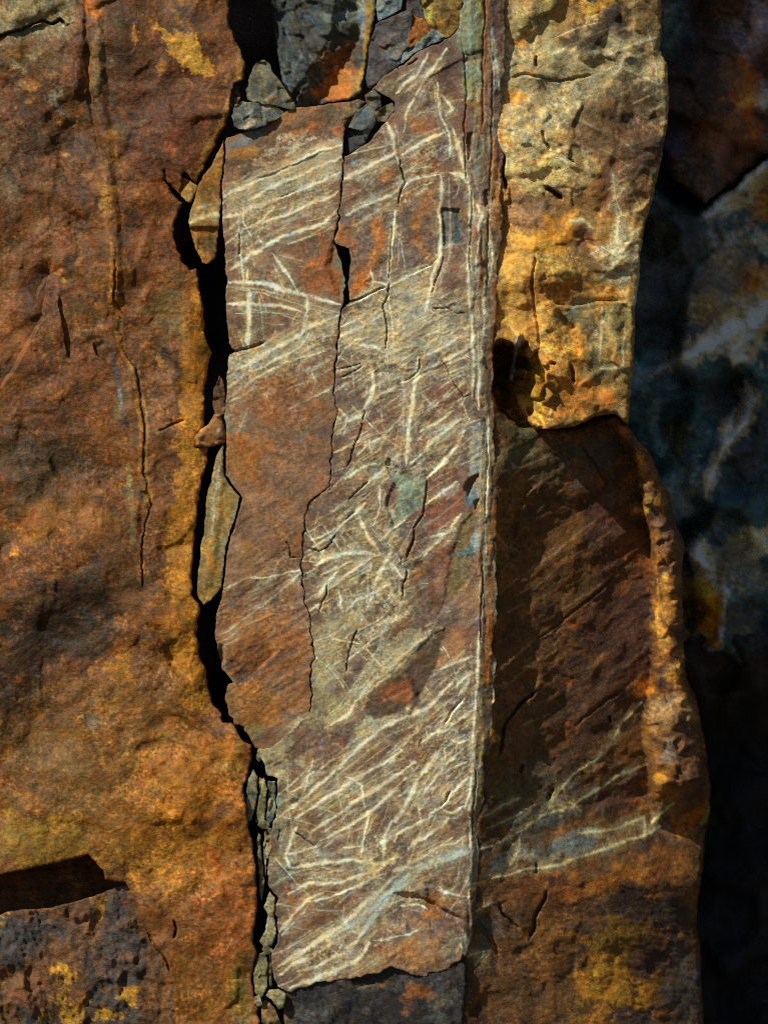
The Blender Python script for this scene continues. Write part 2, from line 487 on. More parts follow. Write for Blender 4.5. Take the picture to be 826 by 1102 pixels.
    for k_ in range(3):
        s0 = base_n + k_ * nr; s1 = s0 + nr
        W.append(np.stack([inv[:, 1] + s0, inv[:, 0] + s0, inv[:, 0] + s1, inv[:, 1] + s1], -1))
    wall = np.concatenate(W)
    s3 = base_n + 3 * nr
    back = np.stack([inv[:, 1] + s3, inv[:, 0] + s3, np.full(len(inv), base_n + 4 * nr)], -1)
    wn_ = np.zeros((len(allco), 3)); wn_[:base_n] = vn
    fw = np.cross(allco[wall[:, 2]] - allco[wall[:, 0]], allco[wall[:, 3]] - allco[wall[:, 1]])
    for i in range(4):
        for k_ in range(3): wn_[:, k_] += np.bincount(wall[:, i], fw[:, k_], len(allco)) * 1.0
    wn_[:base_n] = vn
    wn_ /= np.linalg.norm(wn_, axis=1)[:, None] + 1e-12
    wn_[-1] = (0, 1, 0)
    ctr = allco[rings and base_n:].mean(0)
    origin = (float(allco[:, 0][np.unique(rv)].mean()) if False else float(co[rv][:, 0].mean()), float(-H.ravel()[rv].mean() / 1000 + depth / 2000), float(co[rv][:, 2].min()))
    # split the veins off
    pf = g.part
    fq = np.full(len(q), -1); ft_ = np.full(len(tri), -1)
    if g.parts:
        pv = pf.ravel()[q]; fq = np.where((pv >= 0).sum(1) >= 3, pv.max(1), -1)
        tv = pf.ravel()[tri]; ft_ = np.where((tv >= 0).all(1), tv.max(1), -1)
        sizes = np.bincount(fq[fq >= 0], minlength=len(g.parts))
        small = sizes * g.sp ** 2 < 60
        fq = np.where((fq >= 0) & small[np.maximum(fq, 0)], -1, fq); ft_ = np.where(ft_ >= 0, np.where(np.isin(ft_, np.unique(fq)), ft_, -1), -1)
    cellid = np.full(allin.shape, -1); cellid[allin] = fq
    comp = np.full(allin.shape, -1); names = []
    for (j0, i0) in np.argwhere(cellid >= 0):
        if comp[j0, i0] >= 0: continue
        k0 = cellid[j0, i0]; n_ = len(names); st = [(j0, i0)]; comp[j0, i0] = n_; cells = []
        while st:
            j, i = st.pop(); cells.append((j, i))
            for jj, ii in ((j + 1, i), (j - 1, i), (j, i + 1), (j, i - 1)):
                if 0 <= jj < comp.shape[0] and 0 <= ii < comp.shape[1] and comp[jj, ii] < 0 and cellid[jj, ii] == k0:
                    comp[jj, ii] = n_; st.append((jj, ii))
        names.append(g.parts[k0] if len(cells) * g.sp ** 2 > 70 else None)
    fq = comp[allin]; fq = np.array([(-1 if v < 0 or names[v] is None else v) for v in fq]) if len(names) else fq
    ft_ = np.full(len(tri), -1)
    o = mesh_object(name, allco, [q[fq < 0], tri[ft_ < 0], wall, back], allcol, mat, origin, wn_)
    if label:
        o['label'] = label; o['category'] = cat
    if group: o['group'] = group
    if kind: o['kind'] = kind
    for i in np.unique(fq[fq >= 0]):
        ch = mesh_object(names[i], allco, [q[fq == i], tri[ft_ == i]], allcol, M_QUARTZ if names[i] == 'vein' else (part_mat or mat), origin, wn_, o)
    return o
def rough_rock(g, big=3.0, chips=2.0, fine=.7, seed=0, grain=None):
    X, Y = g.X, g.Y
    h = big * fbm(X, Y, 90, 3, 60 + seed) * 1.6 + chips * facet(g.WX, g.WY, 34, 70 + seed) + chips * .45 * facet(g.WX, g.WY, 13, 75 + seed)
    h = h + fine * (fbm(X, Y, 9, 3, 80 + seed, .6) * 1.2)
    if grain is not None:
        u, v = rot(X, Y, -grain)
        h = h + fine * 1.3 * ridged(u / 3.2, v, 7, 2, 85 + seed)
    g.H += h

TOP, BOT = -560, 1556      # the rock goes on above the picture, and down to the ground
# ------------------------------------------------------------------ the setting behind
def build_cliff():
    poly = [(-1500, -900), (2400, -900), (2400, 1600), (-1500, 1600)]
    g = Grid(poly, 16, 1)
    g.H += -620 + 90 * fbm(g.X, g.Y, 420, 4, 4) + 25 * facet(g.X, g.Y, 130, 6)
    g.base((58, 50, 44)); g.mix(sstep(-.1, .4, fbm(g.X, g.Y, 160, 4, 9)) * .6, (84, 62, 40))
    o = solidify(g, poly, 'cliff', None, None, M_DARK, 250, (30, 20), kind='structure')
build_cliff()
def build_ground():
    n = 60
    a = np.concatenate([-np.geomspace(600, .3, n), np.geomspace(.3, 600, n)])
    x, y = np.meshgrid(a, a)
    z = fbm(x * 1000, y * 1000, 500, 3, 2) * .02 * np.exp(-np.hypot(x, y) / 20)
    co = np.stack([x, y - .5, z], -1).reshape(-1, 3)
    I = np.arange(len(co)).reshape(2 * n, 2 * n)
    q = np.stack([I[:-1, :-1], I[:-1, 1:], I[1:, 1:], I[1:, :-1]], -1).reshape(-1, 4)
    m = bpy.data.materials.new('stony_soil'); m.use_nodes = True
    b = m.node_tree.nodes['Principled BSDF']; b.inputs['Roughness'].default_value = .95
    no = m.node_tree.nodes.new('ShaderNodeTexNoise'); no.inputs['Scale'].default_value = 30; no.inputs['Detail'].default_value = 8
    cr = m.node_tree.nodes.new('ShaderNodeValToRGB'); cr.color_ramp.elements[0].color = (.03, .022, .015, 1); cr.color_ramp.elements[1].color = (.09, .065, .045, 1)
    m.node_tree.links.new(no.outputs[0], cr.inputs[0]); m.node_tree.links.new(cr.outputs[0], b.inputs['Base Color'])
    o = mesh_object('ground', co, [q], np.full((len(co), 3), .06), m, (0, 0, 0))
    o['kind'] = 'structure'
build_ground()

# ------------------------------------------------------------------ outlines traced from the photograph (pixels)
SLAB_R = [(248, TOP), (247, -60), (246, 0), (246, 22), (252, 38), (259, 53), (264, 70), (262, 85), (253, 90), (249, 97), (247, 118), (243, 135), (236, 146), (230, 160), (222, 172), (215, 185),
          (211, 198), (205, 190), (200, 185), (196, 188), (195, 196), (193, 206), (197, 213), (189, 205), (181, 197), (178, 190), (177, 183), (175, 184), (176, 193), (183, 204), (193, 217), (196, 219),
          (192, 228), (187, 242), (187, 257), (190, 270), (196, 283), (204, 290), (211, 289), (214, 308), (219, 332), (222, 360), (227, 384), (224, 392), (223, 404), (220, 420), (219, 440), (220, 456),
          (213, 468), (212, 482), (224, 481), (222, 500), (217, 516), (213, 540), (211, 564), (208, 584), (206, 610), (206, 642), (214, 650), (213, 662), (211, 686), (214, 706), (223, 724), (225, 744),
          (230, 760), (238, 768), (240, 777), (250, 778), (260, 796), (270, 803), (270, 820), (267, 834), (262, 848), (263, 862), (266, 880), (273, 910), (275, 940), (276, 980), (273, 1000), (273, 1016),
          (276, 1026), (271, 1050), (273, 1072), (279, 1102), (280, 1200), (284, BOT)]
SLAB_B = [(230, BOT), (200, 1240), (190, 1110), (188, 1080), (186, 1052), (173, 1030), (160, 1010), (151, 985), (143, 962), (136, 949), (113, 947), (111, 936), (101, 927), (95, 919), (50, 931), (0, 942), (-80, 962), (-700, 1060), (-700, TOP)]
MIDCRACK = [(371, 167), (369, 195), (366, 222), (360, 262), (369, 284), (372, 303), (370, 328), (367, 338), (365, 362), (360, 400), (360, 436), (362, 446), (357, 470), (357, 512), (355, 523), (349, 528), (334, 539), (327, 564), (324, 612), (329, 644), (334, 662), (334, 678), (338, 698), (338, 710), (333, 732), (337, 748), (334, 768)]
B_RIGHT = [(545, TOP), (543, 0), (541, 80), (540, 160), (538, 200), (541, 225), (539, 262), (536, 300), (533, 340), (530, 372), (529, 410), (531, 436), (534, 520), (532, 600), (534, 660), (531, 740), (526, 800), (520, 850), (516, 884), (514, 950), (509, 1000), (504, 1036), (500, 1100), (498, BOT)]

SLAB_R = jag(SLAB_R, 1.1, 7, 1, False)
MIDCRACK = jag(MIDCRACK, 1.3, 6, 2, False)
GAP = [.1 + 1.9 * RND[(i * 37) & 4095][0] ** 2.2 for i in range(len(MIDCRACK))]
# ------------------------------------------------------------------ big rusty slab on the left
def build_left_slab():
    poly = SLAB_R + SLAB_B
    g = Grid(poly, 1.15, 1, gain=.92, cut=.45)
    X, Y = g.X, g.Y
    rough_rock(g, 6.5, 1.6, .25, 1); g.H += 2.6 * facet(g.WX, g.WY, 105, 171, 1.5) + .45 * ridged(g.WX, g.WY, 5.5, 3, 175) * np.clip(.6 + 1.6 * fbm(g.X, g.Y, 40, 3, 176), .1, 1.6) + 2.4 * facet(g.WX, g.WY, 52, 172, 1.4)
    # shape: long folds, hackly grain rising to the right in the lower half, falling to the right in the upper left
    up = sstep(330, 200, Y) * sstep(190, 90, X)
    lo = sstep(560, 720, Y)
    u, v = rot(g.WX, g.WY, 52); g.H += up * (2.4 * ridged(u / 2.6, v, 26, 3, 5) + 5 * fbm(u / 3, v, 48, 2, 8))
    u, v = rot(g.WX, g.WY, -38); g.H += (.35 + lo) * (.5 * ridged(u / 4, v, 16, 3, 6)) + lo * 1.8 * fbm(u / 4, v, 40, 3, 7)
    g.H += .3 * ridged(X, Y, 9, 3, 19) * (.5 + .5 * sstep(-.2, .3, fbm(X, Y, 70, 2, 23)))
    g.H += 8 * sstep(60, 0, X) * 0
    g.H -= 14 * sstep(178, 246, X) ** 2 * sstep(240, 300, Y) * sstep(800, 740, Y)      # rolled right rim
    # diagonal valley in the lower left
    s, d, t, side = g.dline([(-300, 1120), (0, 828), (60, 752), (112, 702), (160, 662)], 130)
    end = np.clip((1 - t) * 4, 0, 1)
    g.H[s] -= np.where(side < 0, 9 * np.clip(1 - d / 95, 0, 1) ** 1.4 * end, 9 * np.clip(1 - d / 85, 0, 1) ** 1.6 * end)
    g.hump(60, 620, 90, 70, 6); g.hump(215, 850, 60, 60, 6); g.hump(60, 860, 90, 50, 5)
    # folds and steps
    g.ridge([(84, -20), (86, 40), (78, 90)], 22, 5); g.groove([(92, 0), (94, 60), (97, 110), (105, 150), (112, 180)], 7, 2)
    g.ridge([(103, 20), (106, 90), (113, 150), (122, 240), (124, 320)], 14, 3.2)
    g.step([(60, 270), (46, 342), (26, 378), (14, 402), (0, 418)], 7, 34)
    g.step([(74, 390), (66, 345), (62, 312)], 5, 22)
    g.step([(117, 392), (104, 382), (99, 370)], 6, 16)
    g.step([(70, 290), (50, 300), (38, 320)], 4, 20)
    g.dent([(70, 225), (95, 235), (105, 255), (100, 272), (80, 262)], 6, 6)
    g.dent([(60, 140), (80, 130), (92, 145), (80, 165), (62, 158)], 5, 6)
    g.dent([(160, 672), (172, 676), (186, 702), (200, 726), (190, 722), (175, 700)], 7, 5)
    g.dent([(178, 695), (190, 690), (194, 708), (184, 715)], 6, 4)
    g.dent([(165, 375), (182, 380), (192, 400), (182, 408), (168, 398)], 5, 6)
    crack = [(124, 262), (125, 300), (123, 324), (132, 338), (130, 356), (135, 380), (147, 398), (152, 430), (156, 470), (154, 508), (159, 524), (161, 540)]
    g.ridge([(p[0] - 7, p[1]) for p in crack], 13, 1.6); g.groove(crack, 1.1, 3.6); g.step(crack[2:7], 3.5, 16)
    g.groove([(160, 528), (163, 545), (158, 562), (154, 580), (153, 604), (155, 640)], 1.3, 5)
    g.dent([(153, 528), (160, 530), (163, 548), (157, 565), (151, 575), (150, 550)], 5, 3)
    g.groove([(-40, 46), (0, 39), (25, 31), (46, 22), (56, 26), (64, 21), (72, 28), (80, 25)], 2.8, 11)
    g.step([(-30, 45), (25, 31), (60, 24)], 5, 30)
    g.groove([(168, 465), (185, 458), (200, 452)], 2, 3)
    g.groove([(186, 990), (189, 1000), (187, 1010)], 2, 7)
    g.groove([(150, 985), (165, 1015), (180, 1035), (186, 1060), (190, 1110)], 3, 5)
    # colour
    g.base((118, 71, 36))
    g.mix(.75 * sstep(-.05, .45, fbm(g.BX, g.BY, 60, 4, 100)), (92, 53, 29))
    g.mix(.6 * sstep(.0, .5, fbm(g.BX, g.BY, 46, 5, 110)), (146, 92, 42))
    g.mix(.6 * sstep(.1, .5, fbm(g.BX, g.BY, 30, 5, 120)), (76, 56, 42))
    g.mix(.55 * sstep(.05, .4, fbm(g.BX, g.BY, 17, 4, 125)), (92, 74, 52)); g.mix(.5 * sstep(.1, .45, fbm(g.BX, g.BY, 13, 4, 128)), (162, 108, 48)); g.mix(.45 * sstep(.15, .5, fbm(g.BX, g.BY, 15, 4, 129)), (62, 54, 48))
    g.blob(30, 18, 62, 24, (146, 136, 108), .85, -15); g.blob(14, 58, 40, 20, (120, 106, 84), .5)
    g.blob(60, 45, 22, 26, (112, 92, 72), .6); g.blob(28, 66, 26, 14, (112, 86, 38), .6)
    g.blob(86, 40, 9, 44, (108, 70, 52), .8); g.blob(103, 60, 7, 58, (138, 120, 92), .75, 4); g.blob(99, 6, 9, 7, (172, 100, 28), .9)
    g.stroke([(95, 60), (98, 110), (104, 150), (112, 180)], 6, (140, 98, 40), .7)
    g.blob(126, 40, 20, 60, (80, 60, 36), .7); g.blob(172, 140, 44, 62, (92, 48, 27), .7); g.blob(150, 20, 30, 30, (100, 62, 34), .5)
    g.blob(185, 150, 14, 14, (140, 72, 36), .6); g.blob(120, 190, 16, 60, (128, 88, 48), .5)
    g.blob(14, 170, 34, 40, (112, 82, 62), .55); g.blob(66, 140, 16, 20, (62, 46, 34), .7); g.blob(80, 155, 12, 12, (52, 44, 36), .7)
    g.blob(38, 120, 14, 40, (96, 58, 30), .6, -20); g.blob(42, 119, 3, 5, (200, 130, 35), .9)
    for x, y, r in ((66, 104, 7), (72, 112, 5), (22, 82, 5), (24, 97, 4), (12, 76, 4), (36, 64, 4), (108, 218, 4), (82, 122, 4)): g.blob(x, y, r, r * 1.2, (185, 176, 152), .6, 0, .4, .7)
    g.blob(22, 250, 52, 52, (130, 84, 54), .7); g.blob(24, 330, 44, 46, (132, 82, 48), .7); g.blob(48, 312, 18, 30, (82, 56, 46), .75)
    g.blob(10, 200, 20, 22, (86, 76, 58), .6); g.blob(90, 240, 16, 18, (66, 52, 40), .7)
    g.blob(118, 212, 8, 16, (170, 128, 62), .7); g.stroke([(124, 215), (127, 240), (126, 270), (123, 300)], 6, (150, 100, 42), .8)
    g.blob(184, 342, 22, 26, (132, 106, 58), .7); g.blob(180, 392, 16, 22, (56, 48, 34), .75, -25); g.blob(186, 300, 18, 16, (100, 72, 44), .6)
    g.blob(85, 340, 24, 24, (104, 78, 44), .5); g.blob(68, 300, 5, 4, (190, 140, 60), .8); g.blob(36, 372, 3, 3, (190, 120, 55), .8)
    g.stroke([(120, 380), (127, 405), (130, 430), (133, 455)], (5, 10), (72, 74, 74), .75); g.stroke([(129, 420), (130, 438)], 3, (150, 165, 170), .7)
    g.blob(134, 442, 7, 20, (96, 88, 52), .7); g.blob(172, 430, 26, 36, (130, 88, 62), .65); g.blob(196, 500, 12, 16, (110, 80, 70), .5)
    g.stroke([(p[0] - 4, p[1]) for p in crack], 4, (172, 120, 52), .8); g.stroke([(p[0] + 3, p[1]) for p in crack[6:]], 2, (176, 140, 90), .7)
    g.stroke([(137, 500), (140, 540), (144, 570), (141, 590)], (4, 7), (140, 128, 92), .6)
    g.blob(45, 480, 46, 26, (74, 64, 50), .6); g.blob(52, 480, 10, 10, (58, 62, 60), .6); g.blob(40, 520, 40, 18, (142, 104, 48), .5); g.blob(70, 545, 50, 14, (150, 98, 46), .5)
    g.blob(40, 560, 46, 20, (140, 92, 44), .5); g.blob(21, 587, 5, 5, (190, 130, 60), .7)
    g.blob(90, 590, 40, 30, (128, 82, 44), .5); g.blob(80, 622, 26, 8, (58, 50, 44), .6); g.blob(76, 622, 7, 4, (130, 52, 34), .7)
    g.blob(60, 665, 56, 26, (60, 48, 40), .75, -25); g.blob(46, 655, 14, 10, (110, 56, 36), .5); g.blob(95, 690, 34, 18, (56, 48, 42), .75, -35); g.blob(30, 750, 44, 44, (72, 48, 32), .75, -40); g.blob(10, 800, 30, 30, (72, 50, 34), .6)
    g.blob(16, 726, 14, 8, (184, 94, 26), .8, -35); g.blob(24, 708, 14, 6, (120, 74, 36), .5)
    for a in ((60, 130, 60, 60, (74, 50, 30), .5), (150, 90, 50, 80, (80, 46, 24), .5), (60, 440, 60, 40, (112, 68, 34), .5), (30, 500, 50, 40, (64, 48, 34), .6), (80, 650, 80, 40, (58, 42, 30), .6, -25), (20, 780, 50, 50, (52, 36, 24), .75, -45), (140, 600, 30, 60, (96, 66, 36), .5), (60, 560, 60, 26, (150, 98, 42), .5), (160, 250, 30, 60, (134, 78, 34), .5), (150, 760, 60, 40, (146, 98, 44), .6), (100, 900, 80, 40, (150, 104, 40), .6)): g.blob(*a)
    for i in range(70):
        x, y = rng.random() * 210, rng.random() * 1080
        g.blob(x, y, 4 + 12 * rng.random() ** 2, 3 + 8 * rng.random() ** 2, ((60, 42, 30), (172, 116, 50), (92, 80, 62), (66, 60, 58), (150, 84, 34))[i % 5], .6, (45 if y < 320 else -38), .3, .7)
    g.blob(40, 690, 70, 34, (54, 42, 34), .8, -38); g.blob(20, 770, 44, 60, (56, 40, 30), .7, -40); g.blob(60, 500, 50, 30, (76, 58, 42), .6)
    # rim stained yellow
    g.stroke([(222, 292), (220, 350), (215, 400), (210, 450), (205, 520), (200, 580), (197, 640), (202, 700), (214, 745)], (34, 44), (184, 124, 42), .85, .6)
    g.stroke([(204, 310), (200, 360), (202, 400)], 12, (150, 98, 46), .6)
    g.stroke([(256, 30), (260, 60), (258, 85), (243, 130), (228, 160), (214, 186)], (8, 12), (158, 112, 48), .75); g.blob(258, 55, 4, 14, (82, 88, 88), .7)
    g.stroke([(190, 215), (184, 250), (190, 275), (205, 292)], 12, (140, 84, 38), .6)
    g.blob(185, 660, 20, 20, (164, 104, 44), .7); g.blob(180, 655, 9, 8, (124, 84, 66), .6)
    # lower golden part
    g.blob(110, 820, 140, 80, (134, 92, 46), .7); g.blob(205, 850, 66, 60, (176, 112, 40), .8); g.blob(205, 930, 66, 40, (180, 122, 52), .8)
    g.blob(70, 835, 36, 34, (112, 84, 50), .6); g.blob(100, 773, 14, 11, (112, 102, 88), .7); g.blob(134, 722, 14, 17, (172, 116, 44), .8); g.blob(170, 750, 20, 20, (132, 96, 76), .55)
    g.stroke([(206, 770), (175, 795), (150, 820), (130, 850)], 5, (150, 112, 48), .5)
    g.blob(25, 905, 62, 26, (136, 104, 34), .75); g.blob(240, 975, 34, 66, (158, 90, 42), .7); g.blob(195, 1000, 40, 40, (128, 80, 44), .6); g.blob(190, 958, 20, 8, (196, 138, 66), .7)
    g.blob(170, 978, 5, 7, (84, 54, 44), .8); g.blob(235, 878, 16, 6, (92, 60, 40), .8, -20); g.blob(215, 884, 10, 6, (92, 62, 44), .7)
    g.blob(210, 1070, 60, 40, (142, 94, 42), .7); g.blob(262, 1070, 10, 40, (120, 100, 48), .7); g.blob(168, 1068, 18, 36, (120, 72, 36), .7); g.blob(168, 1080, 9, 18, (166, 104, 32), .7)
    g.blob(250, 830, 9, 10, (188, 140, 66), .8); g.blob(252, 800, 9, 16, (150, 118, 56), .6); g.blob(268, 880, 5, 30, (140, 120, 96), .6)
    for i in range(60):
        x, y = rng.random() * 200 + 60, 760 + rng.random() * 320
        g.blob(x, y, 1.6 + 2.5 * rng.random(), 1.2 + 1.6 * rng.random(), (74, 50, 32) if i % 3 else (196, 146, 78), .65, -35, .35, .6)
    for i in range(50):
        x, y = rng.random() * 200, 40 + rng.random() * 640
        g.blob(x, y, 1.5 + 2.8 * rng.random(), 1.2 + 2 * rng.random(), (70, 48, 34) if i % 2 else (170, 118, 66), .55, 40, .35, .6)
    sr, dr, _, _ = g.dline([(222, 292), (220, 350), (215, 400), (210, 450), (205, 520), (200, 580), (197, 640), (202, 700), (214, 745)], 24)
    mk = np.zeros(X.shape, bool); mk[sr] = dr + 4 * g.NM[sr] < 14; g.mark('yellow_stained_rim', mask=mk)
    # crust of ochre
    cr = [(165, 21), (176, 28), (186, 36), (190, 30), (196, 36), (204, 34), (212, 38), (218, 50), (219, 60), (228, 62), (233, 80), (222, 82), (206, 80), (203, 72), (196, 78), (192, 66), (184, 60), (180, 52), (174, 40)]
    g.parts.append('ochre_crust')
    s, m = g.pat(cr, (196, 144, 56), .93, 1.0, 4.0); g.H[s] += m * .9; sub = g.part[s]; sub[m > .5] = len(g.parts) - 1; g.part[s] = sub
    for p in ([(171, 62), (180, 66), (178, 76), (173, 84), (170, 74)], [(160, 22), (168, 20), (172, 28), (165, 30)], [(143, 24), (150, 34), (147, 52), (143, 40)], [(184, 2), (192, 14), (200, 30), (192, 26)]):
        g.pat(p, (170, 120, 46), .8, 1.2, 3)
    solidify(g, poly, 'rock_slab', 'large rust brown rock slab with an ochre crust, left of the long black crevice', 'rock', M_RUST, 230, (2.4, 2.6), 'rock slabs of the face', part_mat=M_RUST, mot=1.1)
build_left_slab()

def build_ledge_block():
    poly = [(-700, 1110), (-80, 1000), (0, 984), (20, 980), (45, 978), (78, 972), (108, 962), (128, 953), (140, 951), (156, 968), (166, 990), (176, 1014), (186, 1040), (196, 1070), (200, 1110), (210, BOT), (-700, BOT)]
    g = Grid(poly, 1.45, 2)
    X, Y = g.X, g.Y
    g.H += -16 - .05 * (Y - 980)
    rough_rock(g, 7, 4.2, 1.2, 3); g.H += .8 * ridged(g.WX, g.WY, 6, 3, 177)
    u, v = rot(g.WX, g.WY, 70); g.H += 4.5 * ridged(u / 3, v, 34, 3, 15) + 2 * ridged(u / 2, v, 12, 2, 16)
    g.dent([(108, 960), (122, 955), (112, 990), (98, 1020), (94, 1010), (104, 985)], 5, 4)
    g.base((108, 74, 50))
    g.mix(.8 * sstep(0, .4, fbm(g.BX, g.BY, 34, 4, 130)), (78, 58, 44)); g.mix(.6 * sstep(.1, .5, fbm(g.BX, g.BY, 24, 4, 140)), (140, 90, 50))
    for a in ((126, 985, 22, 26), (135, 1030, 20, 30), (106, 1060, 14, 34), (30, 1000, 34, 16), (8, 1018, 22, 26), (60, 1000, 20, 14), (40, 1098, 16, 16), (120, 1090, 24, 30)): g.blob(*a, (64, 64, 62), .8)
    for a in ((105, 982, 5, 14), (68, 1052, 11, 10), (60, 1092, 9, 20), (76, 1094, 12, 10), (120, 1096, 9, 9), (4, 984, 12, 3), (3, 996, 8, 4), (136, 1072, 5, 8), (8, 1060, 8, 5)): g.blob(*a, (198, 146, 56), .9, 0, .2, .6)
    g.blob(80, 992, 24, 14, (128, 92, 74), .7); g.blob(30, 1060, 26, 20, (130, 86, 66), .6); g.blob(125, 1035, 24, 5, (134, 92, 74), .6, -20)
    solidify(g, poly, 'rock_block', 'mottled blue grey and ochre rock block under the dark slot at bottom left', 'rock', M_DARK, 200, (2, 2.4), 'rock slabs of the face', mot=.75)
    # what can be made out inside the slot
    poly = [(-700, 960), (-80, 935), (60, 905), (150, 930), (165, 985), (60, 1000), (-80, 1025), (-700, 1130)]
    g = Grid(poly, 2.2, 3)
    g.H += -78 + .3 * (g.Y - 950)
    u, v = rot(g.WX, g.WY, -9); g.H += 6 * ridged(u / 7, v, 11, 3, 25) + 4 * fbm(g.X, g.Y, 30, 3, 26)
    g.base((100, 66, 46)); g.mix(.6 * sstep(0, .4, g.N2), (70, 48, 38))
    solidify(g, poly, 'rock_ledge', 'dark layered rock ledge deep in the shadowed slot at lower left', 'rock', M_DARK, 110, (4, 5))
build_ledge_block()

# ------------------------------------------------------------------ veined block between the crevice and the middle crack
def cream_net(g, mask, seed, k=.7, s=26, ang=-32, c=(196, 180, 140), lo=.80):
    """hairline quartz seams"""
    u, v = rot(g.WX + fbm(g.X, g.Y, 18, 2, seed) * 9, g.WY + fbm(g.X, g.Y, 18, 2, seed + 2) * 9, ang)
    r = 1 - np.abs(perlin(u / (s * 3.2), v / s, seed + 4)) * 2
    r2 = 1 - np.abs(perlin(u / (s * 1.1), v / (s * 1.5), seed + 7)) * 2
    m = np.maximum(sstep(lo, .99, r), .75 * sstep(lo + .08, 1.0, r2)) * mask
    g.mix(k * m * np.clip(.7 + g.N2, .2, 1), c)
    g.H += .5 * m
def zone(g, cx, cy, rx, ry, ang=0):
    u, v = rot(g.BX - cx, g.BY - cy, ang)
    return sstep(1.25, .6, np.sqrt((u / rx) ** 2 + (v / ry) ** 2))
def build_block_a():
    left = [(281, 807), (274, 805), (270, 796), (263, 783), (252, 780), (246, 763), (242, 748), (245, 736), (252, 736), (246, 729), (239, 719), (237, 708), (232, 688), (233, 660), (235, 652), (240, 636), (243, 612), (247, 588), (255, 557), (261, 536), (251, 523), (243, 511), (243, 478), (243, 440), (245, 420), (245, 392), (247, 381), (254, 379), (246, 369), (245, 350), (243, 330), (243, 311), (245, 302), (243, 295), (243, 262), (239, 240), (240, 196), (243, 175), (243, 148)]
    top = [(256, 145), (276, 137), (287, 133), (298, 126), (310, 118), (337, 114), (357, 111), (378, 109), (374, 128), (369, 142), (369, 160)]
    poly = top + [(x - .35 - w, y) for (x, y), w in zip(MIDCRACK, GAP)] + [(320, 785), (302, 801), (292, 808)] + jag(left, .9, 7, 5, False)
    g = Grid(poly, .98, 4, gain=.97, cut=.22)
    X, Y = g.X, g.Y
    rough_rock(g, 1.6, .6, .35, 5)
    u, v = rot(g.WX, g.WY, -33); lo = sstep(440, 620, Y)
    g.H += (.25 + lo) * .7 * ridged(u / 4, v, 12, 3, 35) + lo * 1.6 * fbm(u / 4, v, 34, 3, 36)
    g.H += sstep(170, 130, Y) * -7 + 5 * sstep(690, 800, Y) * 0
    g.H -= 9 * sstep(735, 805, Y) * sstep(330, 270, X)
    g.step([(320, 785), (300, 700), (262, 738)][1:], 4, 30)
    g.step([(300, 700), (280, 722), (256, 738)], 5, 40)
    g.groove([(247, 380), (262, 376), (286, 368)], 3.4, 5); g.groove([(258, 250), (258, 276)], 1.3, 4)
    g.groove([(296, 213), (310, 209), (322, 205)], .8, 2)
    g.groove([(308, 582), (313, 590), (313, 600), (320, 600)], 1.4, 2.5); g.hump(318, 590, 8, 9, 1.6)
    g.dent([(360, 262), (369, 284), (371, 300), (366, 322), (358, 300), (352, 285)], 6, 4)
    g.dent([(236, 695), (240, 695), (242, 712), (238, 716)], 8, 2)
    g.step([(366, 160), (345, 165), (310, 180), (262, 200)], -1.5, 20)
    g.base((140, 102, 76))
    g.mix(.6 * sstep(-.05, .4, fbm(g.BX, g.BY, 40, 4, 150)), (120, 86, 68)); g.mix(.55 * sstep(.05, .45, fbm(g.BX, g.BY, 32, 4, 160)), (162, 112, 74)); g.mix(.4 * sstep(.15, .5, fbm(g.BX, g.BY, 20, 4, 170)), (112, 106, 86))
    g.blob(300, 158, 60, 24, (98, 70, 46), .85, -18); g.blob(320, 148, 20, 10, (158, 90, 42), .7, -20); g.blob(258, 162, 14, 10, (176, 118, 46), .7); g.blob(262, 145, 20, 7, (104, 116, 112), .8, -15); g.blob(356, 130, 16, 16, (112, 92, 70), .7); g.blob(362, 140, 8, 6, (176, 96, 42), .7); g.blob(364, 156, 7, 7, (120, 136, 138), .8); g.blob(300, 124, 30, 6, (170, 112, 52), .7, -20)
    g.stroke([(310, 168), (320, 152), (330, 142)], 3, (160, 156, 130), .6)
    uu, vv = rot(g.WX, g.WY, -26)
    wz = np.clip(.1 + zone(g, 310, 195, 80, 45, -22) + zone(g, 300, 385, 70, 36, -24) + .4 * zone(g, 300, 330, 60, 40) + .3 * zone(g, 280, 650, 50, 40), 0, 1)
    wash = fbm(uu / 3.2, vv, 15, 4, 812, .7) + .5 * g.NF + .35 * g.NM
    g.mix(.8 * sstep(.18, .34, wash - .55 * (1 - wz) + .14), (180, 162, 128)); g.mix(.75 * sstep(.36, .5, wash - .55 * (1 - wz) + .1), (202, 190, 158)); g.mix(.5 * sstep(.32, .5, fbm(uu / 2, vv, 18, 4, 822, .7)), (104, 92, 72)); g.mix(.5 * sstep(.34, .5, fbm(uu / 2, vv, 14, 4, 832, .7)), (88, 60, 44))
    # cream zones
    g.pat([(243, 222), (243, 205), (275, 192), (310, 175), (340, 158), (369, 150), (369, 178), (335, 195), (300, 208), (275, 218), (255, 235)], (190, 174, 140), .72, 6, 6)
    g.pat([(246, 385), (285, 366), (318, 354), (345, 343), (365, 336), (362, 352), (335, 368), (305, 384), (270, 402), (246, 415)], (198, 184, 150), .8, 5, 5)
    g.blob(258, 340, 14, 30, (140, 122, 82), .6); g.blob(300, 335, 26, 18, (118, 82, 60), .6)
    g.blob(320, 200, 30, 5, (138, 98, 60), .6, -22); g.blob(300, 190, 30, 5, (150, 110, 66), .6, -24)
    cream_net(g, zone(g, 300, 230, 80, 90) * .7, 300, .55, 18); cream_net(g, zone(g, 280, 400, 60, 50) * .8, 310, .5, 14); cream_net(g, zone(g, 280, 640, 60, 60) * .6, 320, .5, 16, -34)
